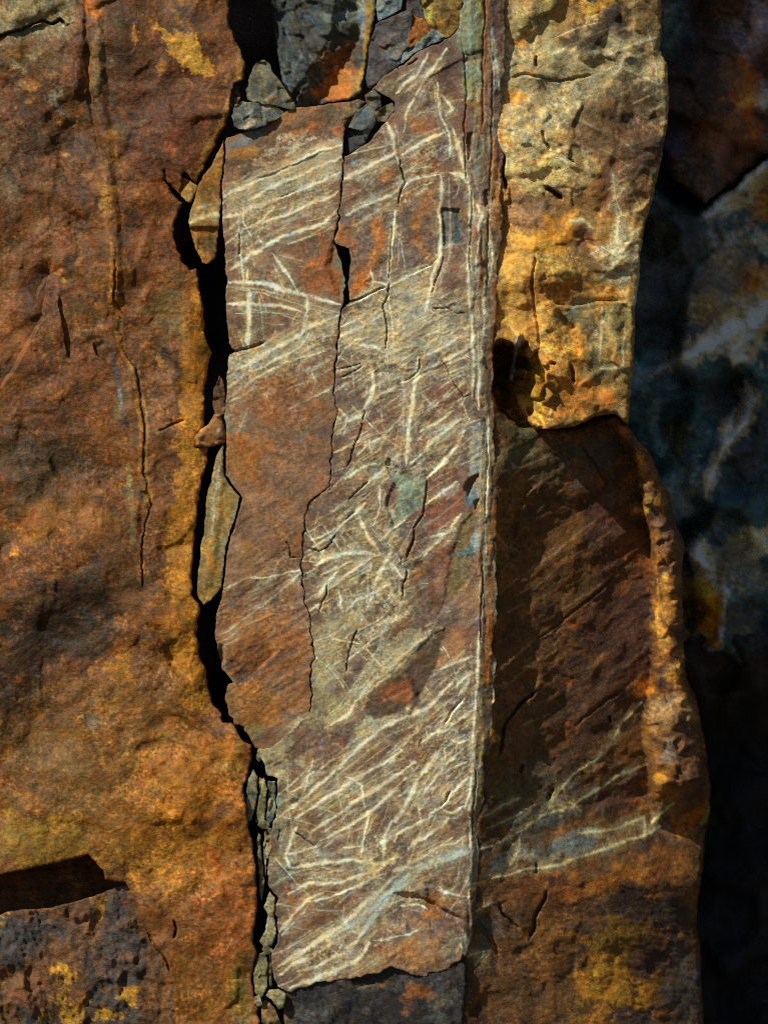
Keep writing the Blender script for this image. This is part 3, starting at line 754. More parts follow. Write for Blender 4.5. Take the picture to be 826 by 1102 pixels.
    A = vein_bundle(g, 31)
    scatter_veins(g, [(243, 240), (243, 200), (368, 150), (366, 230), (300, 260)], 46, (-24, -24, -28, -20), 901, (.9, 2.4), (14, 60))
    scatter_veins(g, [(246, 300), (362, 320), (362, 340), (246, 370)], 16, (5, 10, -20), 902, (.8, 1.8), (10, 36))
    scatter_veins(g, [(246, 385), (300, 365), (365, 338), (360, 400), (300, 430), (246, 430)], 40, (-30, -26, -36), 903, (.9, 2.4), (12, 50))
    scatter_veins(g, [(245, 600), (325, 600), (325, 660), (235, 700)], 16, (-35, -30, -14), 904, (.7, 1.5), (16, 60), (176, 160, 128))
    A([(247, 303), (258, 303), (275, 304), (293, 307), (305, 312), (318, 315), (330, 318), (345, 322), (357, 326), (366, 328)], (7, 5), (226, 218, 192)); A([(246, 327), (262, 327), (280, 328), (300, 328), (312, 332), (327, 336)], (6, 4), (226, 218, 192))
    A([(268, 312), (269, 330), (268, 350), (267, 374)], (8, 6), (222, 214, 184)); A([(331, 320), (331, 334), (328, 350), (325, 362)], 7)
    A([(248, 289), (262, 281), (280, 269), (292, 261), (305, 254), (320, 250), (335, 245), (348, 240), (356, 233), (364, 225)], (7, 4), (222, 212, 180)); A([(243, 263), (255, 254), (262, 247), (275, 242), (290, 236), (305, 232), (320, 226), (335, 219), (355, 212), (364, 206)], (5, 5))
    A([(241, 234), (258, 231), (270, 223), (283, 219), (300, 213), (325, 204), (345, 195), (366, 186)], 6); A([(242, 212), (255, 205), (270, 198), (290, 190), (310, 180), (330, 170), (348, 162), (368, 156)], 7); A([(262, 218), (290, 203), (320, 190), (350, 176), (368, 168)], 5)
    A([(257, 246), (258, 270), (261, 286), (263, 302)], 3.4); A([(266, 290), (268, 300)], 2); A([(293, 273), (300, 283), (308, 294), (315, 305), (322, 316)], 4.6)
    A([(279, 258), (284, 264)], 2.5); A([(263, 222), (262, 240), (270, 255)], 3); A([(284, 236), (288, 228), (296, 222)], 2.4); A([(312, 228), (316, 220)], 2)
    A([(247, 400), (265, 394), (285, 381), (305, 371), (322, 361), (336, 350), (356, 343), (364, 340)], 8); A([(247, 416), (270, 401), (290, 391), (310, 381), (325, 372), (334, 358)], 4); A([(246, 427), (265, 415), (285, 402), (300, 395)], 3); A([(247, 432), (262, 424), (276, 416)], 3)
    A([(312, 440), (330, 432), (352, 421), (360, 414)], 2.6); A([(336, 428), (339, 412), (333, 395)], 1.8, k=.6); A([(300, 392), (330, 384), (350, 378)], 2, k=.7); A([(267, 440), (259, 460), (254, 476)], 2.2, (170, 160, 130), .7); A([(246, 440), (247, 470), (248, 500)], 6, (128, 122, 98), .7)
    A([(270, 623), (290, 621), (310, 616), (324, 612)], 2.4); A([(262, 668), (285, 650), (300, 638), (315, 625), (325, 615)], 3); A([(236, 692), (262, 674), (288, 664)], 1.5); A([(236, 684), (258, 670), (272, 664)], 1.4); A([(236, 698), (256, 686)], 1.2); A([(242, 634), (262, 624), (276, 620)], 2, k=.6)
    A([(300, 802), (322, 778), (333, 770)], 5, (176, 164, 124), .7)
    A([(338, 672), (332, 682), (326, 684)], 5, (196, 184, 152), .8)
    for a in ((345, 290, 12, 26, (174, 100, 50), .8), (345, 262, 14, 8, (160, 96, 54), .6), (300, 425, 44, 22, (158, 96, 52), .6), (264, 492, 20, 20, (176, 110, 44), .75), (296, 486, 10, 5, (190, 122, 56), .7), (342, 476, 3, 3, (206, 124, 36), .9), (285, 522, 16, 12, (162, 100, 56), .5), (318, 590, 7, 8, (162, 100, 48), .7), (296, 580, 14, 10, (140, 92, 52), .5), (270, 590, 8, 20, (150, 104, 50), .5), (262, 470, 8, 6, (112, 108, 98), .6),
              (290, 690, 50, 34, (164, 102, 50), .7), (275, 760, 36, 26, (172, 112, 50), .75), (320, 745, 16, 24, (150, 100, 58), .6), (318, 728, 7, 6, (96, 82, 66), .7), (316, 775, 6, 5, (90, 92, 86), .7), (250, 740, 5, 8, (112, 108, 62), .7), (276, 790, 14, 12, (124, 116, 78), .7), (305, 640, 16, 16, (122, 84, 66), .5)):
        g.blob(*a)
    g.stroke([(254, 736), (275, 725), (295, 710), (312, 700)], (3, 7), (84, 62, 54), .7, .6, .9); g.stroke([(270, 700), (300, 680), (322, 668)], 5, (94, 70, 60), .55, .6, .9)
    g.blob(361, 292, 6, 20, (104, 104, 76), .85)
    solidify(g, poly, 'rock_block', 'pinkish brown rock block with cream ladder shaped quartz seams beside the crevice', 'rock', M_VEIN, 200, (.9, .7), 'rock blocks of the pillar', mot=.8)
    # little wedge at its upper left corner
    poly = [(240, 150), (238, 158), (230, 172), (219, 188), (213, 200), (209, 216), (205, 226), (202, 238), (207, 254), (211, 268), (219, 284), (223, 285), (232, 278), (236, 240), (238, 196), (241, 172)]
    g = Grid(poly, 1.2, 5); rough_rock(g, 2, 1.6, .6, 6); g.H -= 1 + .1 * np.clip(g.Y - 244, 0, 50)
    g.base((150, 102, 50)); g.mix(.6 * sstep(0, .4, g.N2), (110, 76, 46)); g.blob(234, 186, 8, 10, (190, 132, 50), .8); g.blob(222, 262, 10, 8, (96, 76, 52), .7)
    g.vein([(203, 240), (220, 233), (237, 229)], 8, (188, 172, 128)); g.vein([(207, 226), (222, 222), (238, 216)], 4, (176, 152, 104), .6)
    g.H[...] -= 4 * sstep(243, 247, g.WY - .25 * (238 - g.WX) * 0)
    solidify(g, poly, 'rock_wedge', 'small tan and ochre rock wedge pointing down into the top of the crevice', 'rock', M_VEIN, 90, (1, 1))
    poly = [(239.5, 478), (233, 490), (228, 514), (223, 536), (220, 568), (216, 588), (214, 616), (211, 640), (220, 651), (230, 643), (238, 633), (240, 612), (244, 588), (252, 557), (258, 536), (249, 525), (241, 513)]
    g = Grid(poly, 1.2, 6); rough_rock(g, 2, 1.2, .5, 7); g.H -= 3 + .16 * (g.X - 236) * -1 * .5
    g.ridge([(238, 490), (232, 560), (224, 625)], 12, 2)
    g.base((138, 114, 78)); g.mix(.6 * sstep(0, .4, fbm(g.BX, g.BY, 14, 3, 180)), (112, 104, 82)); g.blob(242, 545, 6, 22, (166, 118, 50), .7, 8); g.blob(228, 595, 5, 16, (176, 120, 44), .7, 10); g.blob(222, 634, 12, 12, (142, 106, 50), .8); g.blob(240, 495, 5, 14, (140, 112, 84), .6)
    g.vein([(257, 540), (250, 565), (243, 600), (239, 630)], 2.4, (200, 190, 160), .7); g.vein([(236, 500), (231, 540), (228, 575)], 3, (160, 158, 134), .6)
    solidify(g, poly, 'rock_sliver', 'long narrow buff and olive rock sliver standing in the crevice below the pink stone', 'rock', M_VEIN, 80, (1, 1))
build_block_a()

# ------------------------------------------------------------------ main block of the pillar: front face up to the arris
def build_block_b():
    top = [(372, 168), (380, 163), (395, 155), (404, 145), (413, 133), (423, 121), (424, 110), (412, 101), (400, 96), (407, 88), (425, 73), (437, 67), (447, 58), (466, 49), (483, 42), (493, 31), (498, 0), (500, TOP)]
    left = [(x + .35, y) for x, y in MIDCRACK][::-1]
    # wide black gap in the middle crack
    left = [p for p in left if p[1] > 330] + [(374, 328), (377, 326), (374.5, 305), (378, 279), (376, 268), (362, 263)] + [p for p in left if p[1] < 262]
    low = [(500, 1030), (490, 1035), (478, 1043), (460, 1050), (440, 1047), (420, 1040), (405, 1049), (350, 1056), (311, 1067), (301, 1062), (295, 1050), (292, 1023), (299, 1012), (301, 1004), (296, 985), (299, 966), (290, 955), (288, 940), (290, 905), (297, 880), (299, 838), (287, 834), (280, 806), (290, 805), (300, 799), (317, 783), (331, 766)]
    right = [p for p in B_RIGHT if p[1] < 1030]
    poly = jag(top, 1.0, 8, 3, False) + jag(right, 2.4, 11, 6, False) + jag(low, 1.4, 7, 4, False) + left
    g = Grid(poly, .98, 7, gain=1.0, cut=.12)
    X, Y = g.X, g.Y
    rough_rock(g, 1.8, .7, .4, 9)
    u, v = rot(g.WX, g.WY, -32)
    g.H += .55 * ridged(u / 4, v, 15, 3, 45) + .9 * facet(u / 2.4, v, 24, 46, .8)
    # the face bends back along the arris
    ar = np.interp(Y, [p[1] for p in B_RIGHT], [p[0] for p in B_RIGHT])
    wdt = np.interp(Y, [-600, 0, 250, 450, 900, 1030], [44, 42, 32, 24, 14, 10])
    q = np.clip((X - (ar - wdt)) / wdt, 0, 1)
    g.H -= 9 * q ** 1.6
    band = sstep(0, .15, q)
    g.H += band * (.9 * ridged(g.WX, g.WY / 7, 11, 3, 47) + 1.5 * facet(g.WX, g.WY / 4, 14, 48, 1.4) + .5 * facet(g.WX, g.WY / 2, 7, 49, 1.4))
    # recesses and steps
    g.dent([(480, 675), (465, 681), (441, 706), (420, 726), (396, 745), (391, 764), (402, 774), (430, 768), (455, 746), (470, 716)], 1.6, 1.5, (.06, .02))
    g.ridge([(436, 730), (446, 745), (440, 765)], 8, 2)
    g.dent([(438, 612), (455, 603), (470, 622), (479, 652), (478, 662), (466, 658), (452, 636)], 6, 5)
    g.dent([(476, 225), (494, 226), (497, 262), (478, 266)], 6, 1.5, (.1, 0))
    g.dent([(401, 384), (410, 391), (428, 397), (436, 408), (431, 414), (424, 405), (407, 402)], 5, 3.5)
    g.dent([(416, 503), (430, 508), (458, 512), (455, 545), (438, 556), (424, 566), (415, 545), (424, 520)], 3, 2, (-.07, .01))
    g.dent([(418, 494), (430, 505), (426, 508), (415, 500)], 6, 1.6)
    g.dent([(498, 527), (506, 515), (515, 511), (513, 545), (497, 565), (484, 596), (479, 640), (470, 664), (486, 650), (508, 620), (513, 600), (512, 560)], 3, 2.5)
    g.dent([(499, 526), (506, 514), (514, 512), (509, 522), (503, 533)], 9, 1.6); g.dent([(511, 540), (515, 537), (515, 550), (511, 548)], 8, 1.4)
    g.groove([(425, 962), (450, 966), (470, 978), (500, 992)], 12, 6); g.hump(440, 1020, 44, 26, 5); g.dent([(458, 950), (470, 948), (478, 965), (470, 978), (462, 972)], 5, 3)
    g.dent([(502, 145), (508, 142), (508, 168), (504, 172)], 7, 1.6); g.dent([(520, 205), (524, 204), (525, 220), (522, 222)], 8, 1.2); g.dent([(499, 58), (520, 54), (519, 64), (500, 67)], 3, 2)
    g.step([(513, 374), (500, 384), (470, 398), (440, 412)], 2.5, 18); g.step([(495, 478), (470, 505), (459, 516)], 3, 26)
    for pts, w, dp in (([(432, 168), (431, 178), (434, 190), (437, 196), (432, 204), (429, 222)], 2, 9), ([(424, 232), (421, 250), (419, 290), (418, 306), (418, 318), (413, 330), (415, 345), (417, 360), (413, 384)], 1.7, 7), 
                       ([(393, 440), (386, 470), (377, 492), (371, 505)], 1.6, 7), ([(459, 515), (458, 535), (455, 555), (445, 568), (446, 578), (440, 590), (437, 602)], 2, 8), ([(446, 578), (442, 588), (438, 600)], 4, 8), ([(438, 612), (436, 625), (433, 634), (434, 643)], 2.4, 8), ([(433, 600), (432, 608), (438, 612)], 1.6, 5),
                       ([(374, 540), (382, 530), (396, 518)], 2.2, 7), ([(372, 560), (382, 551)], 1.8, 6), ([(330, 591), (343, 593), (352, 590), (357, 584), (362, 574)], 1.8, 6), ([(343, 660), (346, 648), (352, 640), (353, 628)], 1.8, 6), ([(385, 676), (379, 690), (376, 704), (372, 726)], 1.8, 6), 
                       ([(478, 780), (484, 770), (490, 760), (499, 752)], 3, 8), ([(474, 868), (480, 860), (484, 852)], 3.4, 9), 
                       ([(316, 895), (325, 900), (331, 905), (339, 911)], 2.2, 6), ([(498, 1028), (498, 1046)], 5, 14), ([(462, 985), (463, 1000), (474, 1014), (492, 1026)], 1.4, 3), ([(475, 386), (482, 398), (490, 415), (498, 428), (510, 425)], 1.6, 4), ([(432, 412), (448, 402), (452, 394), (452, 385)], 1.8, 6), ([(360, 398), (388, 391), (389, 395), (362, 408)], 2, 4), ([(364, 384), (368, 378)], 2, 4),
                       ([(463, 333), (480, 332), (492, 338), (505, 335)], 1.5, 4), ([(479, 272), (470, 300), (463, 318)], 1.8, 5), ([(372, 327), (395, 319), (417, 307)], 2.6, 5), ([(441, 296), (463, 286), (474, 272)], 1.2, 3), ([(439, 70), (449, 63)], 3, 7),
                       ([(302, 893), (299, 905)], 1.8, 5), ([(505, 240), (505, 262)], 1, 2)):
        g.groove(pts, w * .55, dp * .6)
    for x0, x1, y0, y1 in ((497, 503, 40, 200), (521, 519, -60, 150), (530, 524, 60, 320), (507, 505, 200, 300), (524, 522, 470, 560), (519, 517, 600, 700), (512, 508, 820, 900)):
        ym = (y0 + y1) / 2
        g.groove([(x0, y0), ((x0 + x1) / 2 + 1.5, ym - 20), ((x0 + x1) / 2 - 1, ym + 15), (x1, y1)], 1.4, 3.0)
    # colour
    g.base((122, 95, 79))
    g.mix(.6 * sstep(-.05, .4, fbm(g.BX, g.BY, 44, 4, 190)), (112, 82, 66)); g.mix(.55 * sstep(.05, .45, fbm(g.BX, g.BY, 34, 4, 200)), (150, 116, 90)); g.mix(.5 * sstep(.1, .5, fbm(g.BX, g.BY, 26, 4, 210)), (112, 100, 78))
    for a in ((470, 78, 24, 26, (94, 66, 52), .8), (440, 95, 20, 14, (112, 88, 62), .7, -40), (415, 95, 12, 14, (122, 112, 88), .7), (450, 132, 20, 12, (172, 108, 58), .75), (462, 178, 20, 18, (158, 102, 66), .7), (412, 190, 10, 6, (180, 112, 56), .7), (452, 205, 22, 14, (166, 102, 50), .6), (404, 262, 8, 26, (190, 114, 46), .85), (388, 302, 11, 22, (188, 112, 46), .85), (376, 250, 9, 14, (170, 104, 50), .7), (455, 240, 6, 34, (172, 106, 50), .75), (436, 240, 14, 26, (128, 110, 92), .6), (440, 160, 12, 10, (140, 128, 112), .6), (470, 160, 10, 10, (156, 124, 106), .6), (378, 172, 8, 6, (118, 130, 128), .8),
              (490, 300, 16, 36, (124, 92, 74), .85, 15), (478, 318, 8, 14, (132, 112, 90), .7), (440, 450, 60, 30, (130, 92, 70), .5), (480, 430, 26, 22, (128, 84, 66), .8), (470, 470, 26, 16, (132, 86, 66), .8, -30), (480, 540, 24, 40, (140, 86, 66), .85), (395, 460, 22, 16, (140, 96, 76), .7), (400, 540, 16, 16, (138, 92, 70), .7), (378, 576, 14, 10, (108, 90, 70), .7), (370, 560, 12, 20, (120, 104, 70), .6),
              (400, 585, 30, 40, (122, 104, 74), .5), (390, 640, 30, 36, (128, 108, 78), .6), (425, 645, 20, 16, (112, 96, 68), .7), (400, 690, 16, 22, (108, 84, 64), .85), (415, 670, 16, 20, (120, 84, 60), .7), (480, 610, 22, 26, (128, 84, 64), .7), (500, 640, 14, 20, (160, 124, 92), .7), (500, 690, 14, 26, (152, 104, 78), .7), (484, 706, 12, 20, (170, 124, 82), .7),
              (345, 700, 16, 50, (164, 150, 112), .8), (350, 760, 24, 20, (160, 146, 106), .8), (300, 815, 22, 20, (176, 164, 124), .85, -35), (350, 840, 20, 40, (140, 106, 74), .6, 30), (400, 850, 40, 30, (128, 84, 66), .6, -30), (470, 830, 30, 30, (122, 82, 64), .7, -35), (484, 855, 20, 12, (128, 78, 60), .7), (320, 860, 20, 26, (140, 120, 86), .6), (304, 920, 10, 50, (134, 130, 104), .85), (330, 905, 16, 16, (128, 104, 76), .7), (352, 940, 24, 10, (126, 92, 64), .7), (330, 985, 30, 20, (132, 92, 64), .7, -30), (318, 975, 9, 8, (170, 96, 46), .7), (385, 970, 22, 8, (160, 92, 52), .7, -20), (345, 1000, 26, 10, (128, 84, 52), .7, -30), (318, 965, 6, 6, (168, 98, 46), .7), (375, 900, 24, 14, (124, 98, 82), .7, -30), (440, 890, 26, 12, (112, 86, 56), .7, -30), (470, 905, 24, 8, (120, 84, 50), .6, -30),
              (340, 1020, 30, 12, (112, 96, 70), .7, -28), (360, 1040, 26, 8, (128, 112, 74), .7, -24), (440, 1022, 38, 18, (178, 130, 88), .9), (405, 1030, 16, 14, (170, 138, 96), .8), (456, 968, 24, 12, (146, 90, 26), .85), (472, 990, 12, 8, (190, 112, 40), .8), (486, 955, 12, 14, (104, 88, 66), .7), (480, 1000, 12, 10, (130, 92, 78), .7), (490, 1020, 8, 10, (150, 140, 112), .7), (490, 968, 14, 8, (150, 96, 50), .6), (435, 1012, 5, 6, (84, 70, 60), .9), (428, 1014, 2, 2, (90, 70, 60), .8)):
        g.blob(*a)
    # altered, bleached rock follows the seams
    uu, vv = rot(g.WX, g.WY, -31)
    wz = np.clip(.25 + zone(g, 430, 350, 90, 55) + zone(g, 390, 620, 55, 80) + .12 * zone(g, 400, 930, 120, 130) + .1 * zone(g, 470, 800, 60, 90) + .5 * zone(g, 430, 450, 80, 70) + .35 * zone(g, 420, 200, 70, 90), 0, 1)
    wash = fbm(uu / 3.2, vv, 15, 4, 811, .7) + .5 * g.NF + .35 * g.NM
    g.mix(.8 * sstep(.18, .34, wash - .55 * (1 - wz) + .16), (178, 160, 126)); g.mix(.75 * sstep(.36, .5, wash - .55 * (1 - wz) + .12), (200, 188, 156)); g.mix(.5 * sstep(.3, .5, fbm(uu / 2, vv, 20, 4, 821, .7)), (116, 108, 86)); g.mix(.5 * sstep(.34, .5, fbm(uu / 2, vv, 14, 4, 831, .7)), (92, 66, 52)); g.mix(.7 * sstep(.1, .3, fbm(uu / 1.8, vv, 17, 4, 841, .7)) * sstep(740, 800, Y), (108, 72, 56))
    # cream and tan zones
    g.pat([(415, 310), (440, 300), (462, 292), (463, 320), (455, 345), (451, 372), (436, 386), (415, 384), (392, 372), (368, 366), (368, 350), (382, 336), (400, 326)], (196, 178, 142), .74, 7, 8)
    g.pat([(460, 335), (505, 340), (508, 362), (480, 376), (458, 380), (450, 360)], (186, 170, 136), .62, 6, 6)
    g.pat([(374, 748), (392, 712), (428, 682), (448, 674), (462, 678), (440, 702), (400, 736), (374, 768), (352, 786), (345, 775)], (190, 174, 136), .75, 4, 5)
    g.pat([(380, 788), (392, 770), (422, 768), (420, 780), (398, 796), (384, 806)], (196, 178, 130), .8, 4, 4)
    g.pat([(336, 690), (352, 668), (384, 650), (390, 664), (370, 690), (362, 730), (348, 750), (340, 730)], (182, 168, 124), .6, 5, 7)
    g.pat([(400, 560), (384, 552), (366, 590), (362, 630), (380, 640)], (150, 134, 92), .5, 6, 7)
    g.pat([(416, 503), (430, 508), (458, 512), (455, 545), (438, 556), (424, 566), (415, 545), (424, 520)], (136, 148, 122), .85, 3, 3); g.blob(400, 499, 20, 7, (122, 130, 104), .7); g.blob(420, 535, 6, 20, (138, 84, 62), .8); g.blob(447, 530, 3, 14, (90, 96, 84), .6)
    g.pat([(476, 225), (494, 226), (497, 262), (478, 266)], (84, 98, 92), .92, 1.5, 2)
    g.blob(466, 640, 8, 18, (96, 62, 36), .8, -25); g.blob(446, 622, 6, 10, (158, 104, 48), .6); g.blob(458, 350, 4, 8, (116, 122, 102), .7)
    cream_net(g, zone(g, 430, 350, 90, 60), 400, .8, 15, -25); cream_net(g, zone(g, 400, 600, 50, 90), 410, .75, 17, -32); cream_net(g, zone(g, 480, 800, 45, 80), 420, .75, 14, -36); cream_net(g, zone(g, 400, 900, 110, 130) * .7, 430, .6, 17, -30); cream_net(g, zone(g, 420, 470, 80, 60) * .8, 440, .65, 17, -34); cream_net(g, zone(g, 420, 190, 60, 80) * .5, 450, .5, 20, -25); cream_net(g, zone(g, 375, 720, 40, 70), 460, .6, 12, -50, (120, 100, 70), .84)
    # arris band
    g.mix(band * .5, (138, 106, 80))
    g.mix(band * .8 * sstep(.1, .45, fbm(g.WX, g.WY / 9, 9, 3, 220)), (176, 164, 128)); g.mix(band * .7 * sstep(.1, .45, fbm(g.WX, g.WY / 9, 8, 3, 230)), (112, 74, 58)); g.mix(band * .5 * sstep(.2, .5, fbm(g.WX, g.WY / 8, 8, 3, 240)), (120, 128, 110))
    g.pat([(494, 0), (515, -20), (519, 30), (519, 58), (499, 62), (492, 50), (490, 40), (493, 20)], (132, 138, 112), .9, 2, 2.5); g.pat([(498, 68), (519, 63), (517, 85), (514, 108), (500, 106), (495, 92)], (146, 150, 116), .92, 1.6, 2)
    g.blob(509, 58, 10, 6, (82, 88, 50), .8); g.blob(502, 112, 8, 4, (176, 122, 48), .8); g.stroke([(515, 0), (517, 50)], 5, (150, 140, 70), .6)
    g.stroke([(523, -30), (522, 60), (519, 110), (517, 150)], 6, (150, 96, 58), .8); g.stroke([(535, -30), (533, 40), (530, 120), (531, 180)], 6, (112, 82, 78), .8); g.stroke([(529, 30), (532, 60), (536, 90)], 5, (178, 172, 150), .7); g.stroke([(531, 150), (534, 200), (533, 240)], 10, (184, 118, 54), .8); g.stroke([(528, 120), (526, 160)], 5, (170, 150, 104), .7)
    g.stroke([(534, 130), (535, 180)], 5, (96, 80, 92), .7); g.stroke([(497, 120), (502, 150), (506, 172)], 7, (122, 74, 60), .8); g.stroke([(489, 165), (493, 180)], 8, (124, 76, 60), .8); g.stroke([(491, 195), (497, 215)], 9, (110, 72, 60), .8); g.stroke([(513, 155), (513, 190)], 7, (132, 138, 120), .8)
    g.stroke([(513, 230), (517, 300), (516, 330)], 6, (160, 92, 50), .75); g.stroke([(516, 390), (515, 440)], 5, (150, 88, 52), .7); g.stroke([(531, 300), (529, 400)], 5, (170, 106, 52), .6)
    g.pat([(508, 460), (518, 450), (524, 480), (520, 508), (505, 512), (504, 490)], (172, 174, 156), .85, 2, 3)
    g.pat([(498, 530), (514, 518), (516, 536), (503, 546)], (112, 130, 132), .9, 1.4, 1.5); g.pat([(503, 590), (512, 566), (516, 572), (515, 590)], (158, 166, 162), .9, 1.2, 1.2); g.pat([(486, 598), (500, 588), (515, 588), (513, 596), (496, 600)], (92, 108, 96), .9, 1.2, 1.5)
    g.pat([(502, 548), (512, 550), (510, 566), (500, 588), (488, 592), (495, 565)], (128, 110, 68), .85, 2, 3); g.pat([(486, 600), (510, 600), (508, 618), (488, 642), (480, 640)], (120, 104, 66), .85, 2, 3)
    g.blob(515, 543, 2.5, 5, (214, 130, 56), .9); g.stroke([(525, 560), (527, 620), (528, 670), (524, 705), (521, 735)], (4, 9), (200, 118, 48), .9, .3); g.stroke([(516, 600), (517, 640)], 3, (196, 120, 56), .7); g.stroke([(529, 560), (533, 680), (530, 740)], 3, (170, 160, 130), .7); g.stroke([(520, 745), (518, 800), (515, 850), (513, 900)], 6, (150, 130, 78), .8); g.stroke([(507, 790), (509, 830), (506, 870)], 7, (190, 186, 160), .8); g.blob(512, 686, 5, 6, (128, 136, 120), .8)
    g.mark('arris_band', mask=(q > .12))
    for p in ([(476, 225), (494, 226), (497, 262), (478, 266)], [(498, 530), (514, 518), (516, 536), (503, 546)], [(503, 590), (512, 566), (516, 572), (515, 590)], [(486, 598), (500, 588), (515, 588), (513, 596), (496, 600)], [(498, 68), (519, 63), (517, 85), (514, 108), (500, 106), (495, 92)], [(494, 0), (515, -20), (519, 30), (519, 58), (499, 62), (492, 50), (490, 40), (493, 20)]): g.mark('slate_inlay', p)
    g.mark('green_facet', [(416, 503), (430, 508), (458, 512), (455, 545), (438, 556), (424, 566), (415, 545), (424, 520)])
    g.mark('dark_hollow', [(480, 675), (465, 681), (441, 706), (420, 726), (396, 745), (391, 764), (402, 774), (430, 768), (455, 746), (470, 716)])
    V = vein_bundle(g, 32)
    scatter_veins(g, [(372, 175), (440, 130), (490, 100), (480, 230), (372, 240)], 40, (-26, -30, -20), 911, (.9, 2.2), (14, 50))
    scatter_veins(g, [(372, 335), (462, 292), (508, 335), (510, 400), (440, 410), (364, 400)], 120, (-26, -32, -20, -24, 30), 912, (.9, 2.6), (10, 52))
    scatter_veins(g, [(365, 400), (510, 390), (505, 500), (440, 510), (362, 515)], 70, (-34, -30, -40, -28), 913, (.9, 2.6), (14, 60))
    scatter_veins(g, [(362, 515), (440, 560), (445, 640), (400, 720), (340, 745), (332, 560)], 110, (-32, -36, -28, 48, -60), 914, (.9, 2.8), (12, 54))
    scatter_veins(g, [(460, 520), (495, 510), (490, 600), (460, 600)], 12, (-36, -30), 915, (.8, 1.8), (12, 40), (190, 160, 128))
    scatter_veins(g, [(420, 770), (505, 690), (512, 760), (508, 880), (440, 880)], 80, (-38, -42, -30, -45, 60), 916, (.9, 2.4), (8, 40))
    scatter_veins(g, [(300, 830), (380, 790), (440, 780), (440, 900), (500, 890), (500, 960), (400, 1010), (310, 1060), (302, 900)], 80, (-32, -36, -28, -24, -30), 917, (.9, 2.8), (14, 64))
    scatter_veins(g, [(305, 850), (440, 790), (500, 780), (500, 960), (310, 1050)], 34, (82, 96, -62, -70, 12, 40), 931, (1.2, 3.0), (24, 70))
    scatter_veins(g, [(340, 560), (440, 560), (440, 640), (350, 740)], 26, (50, 60, -70, 85, 10), 932, (1.2, 2.8), (20, 60))
    scatter_veins(g, [(370, 320), (500, 320), (500, 500), (370, 500)], 26, (84, 96, 40, -65), 933, (1.2, 2.6), (20, 60))
    scatter_veins(g, [(480, 110), (540, 0), (535, 300), (525, 450), (500, 450), (500, 250)], 40, (88, 84, 75, 60, 40, -50), 918, (.9, 2.6), (8, 30))
    scatter_veins(g, [(515, 450), (532, 450), (532, 740), (512, 900), (502, 900), (510, 740)], 36, (88, 80, 60, -60), 919, (.8, 2.4), (8, 32), (190, 176, 140))
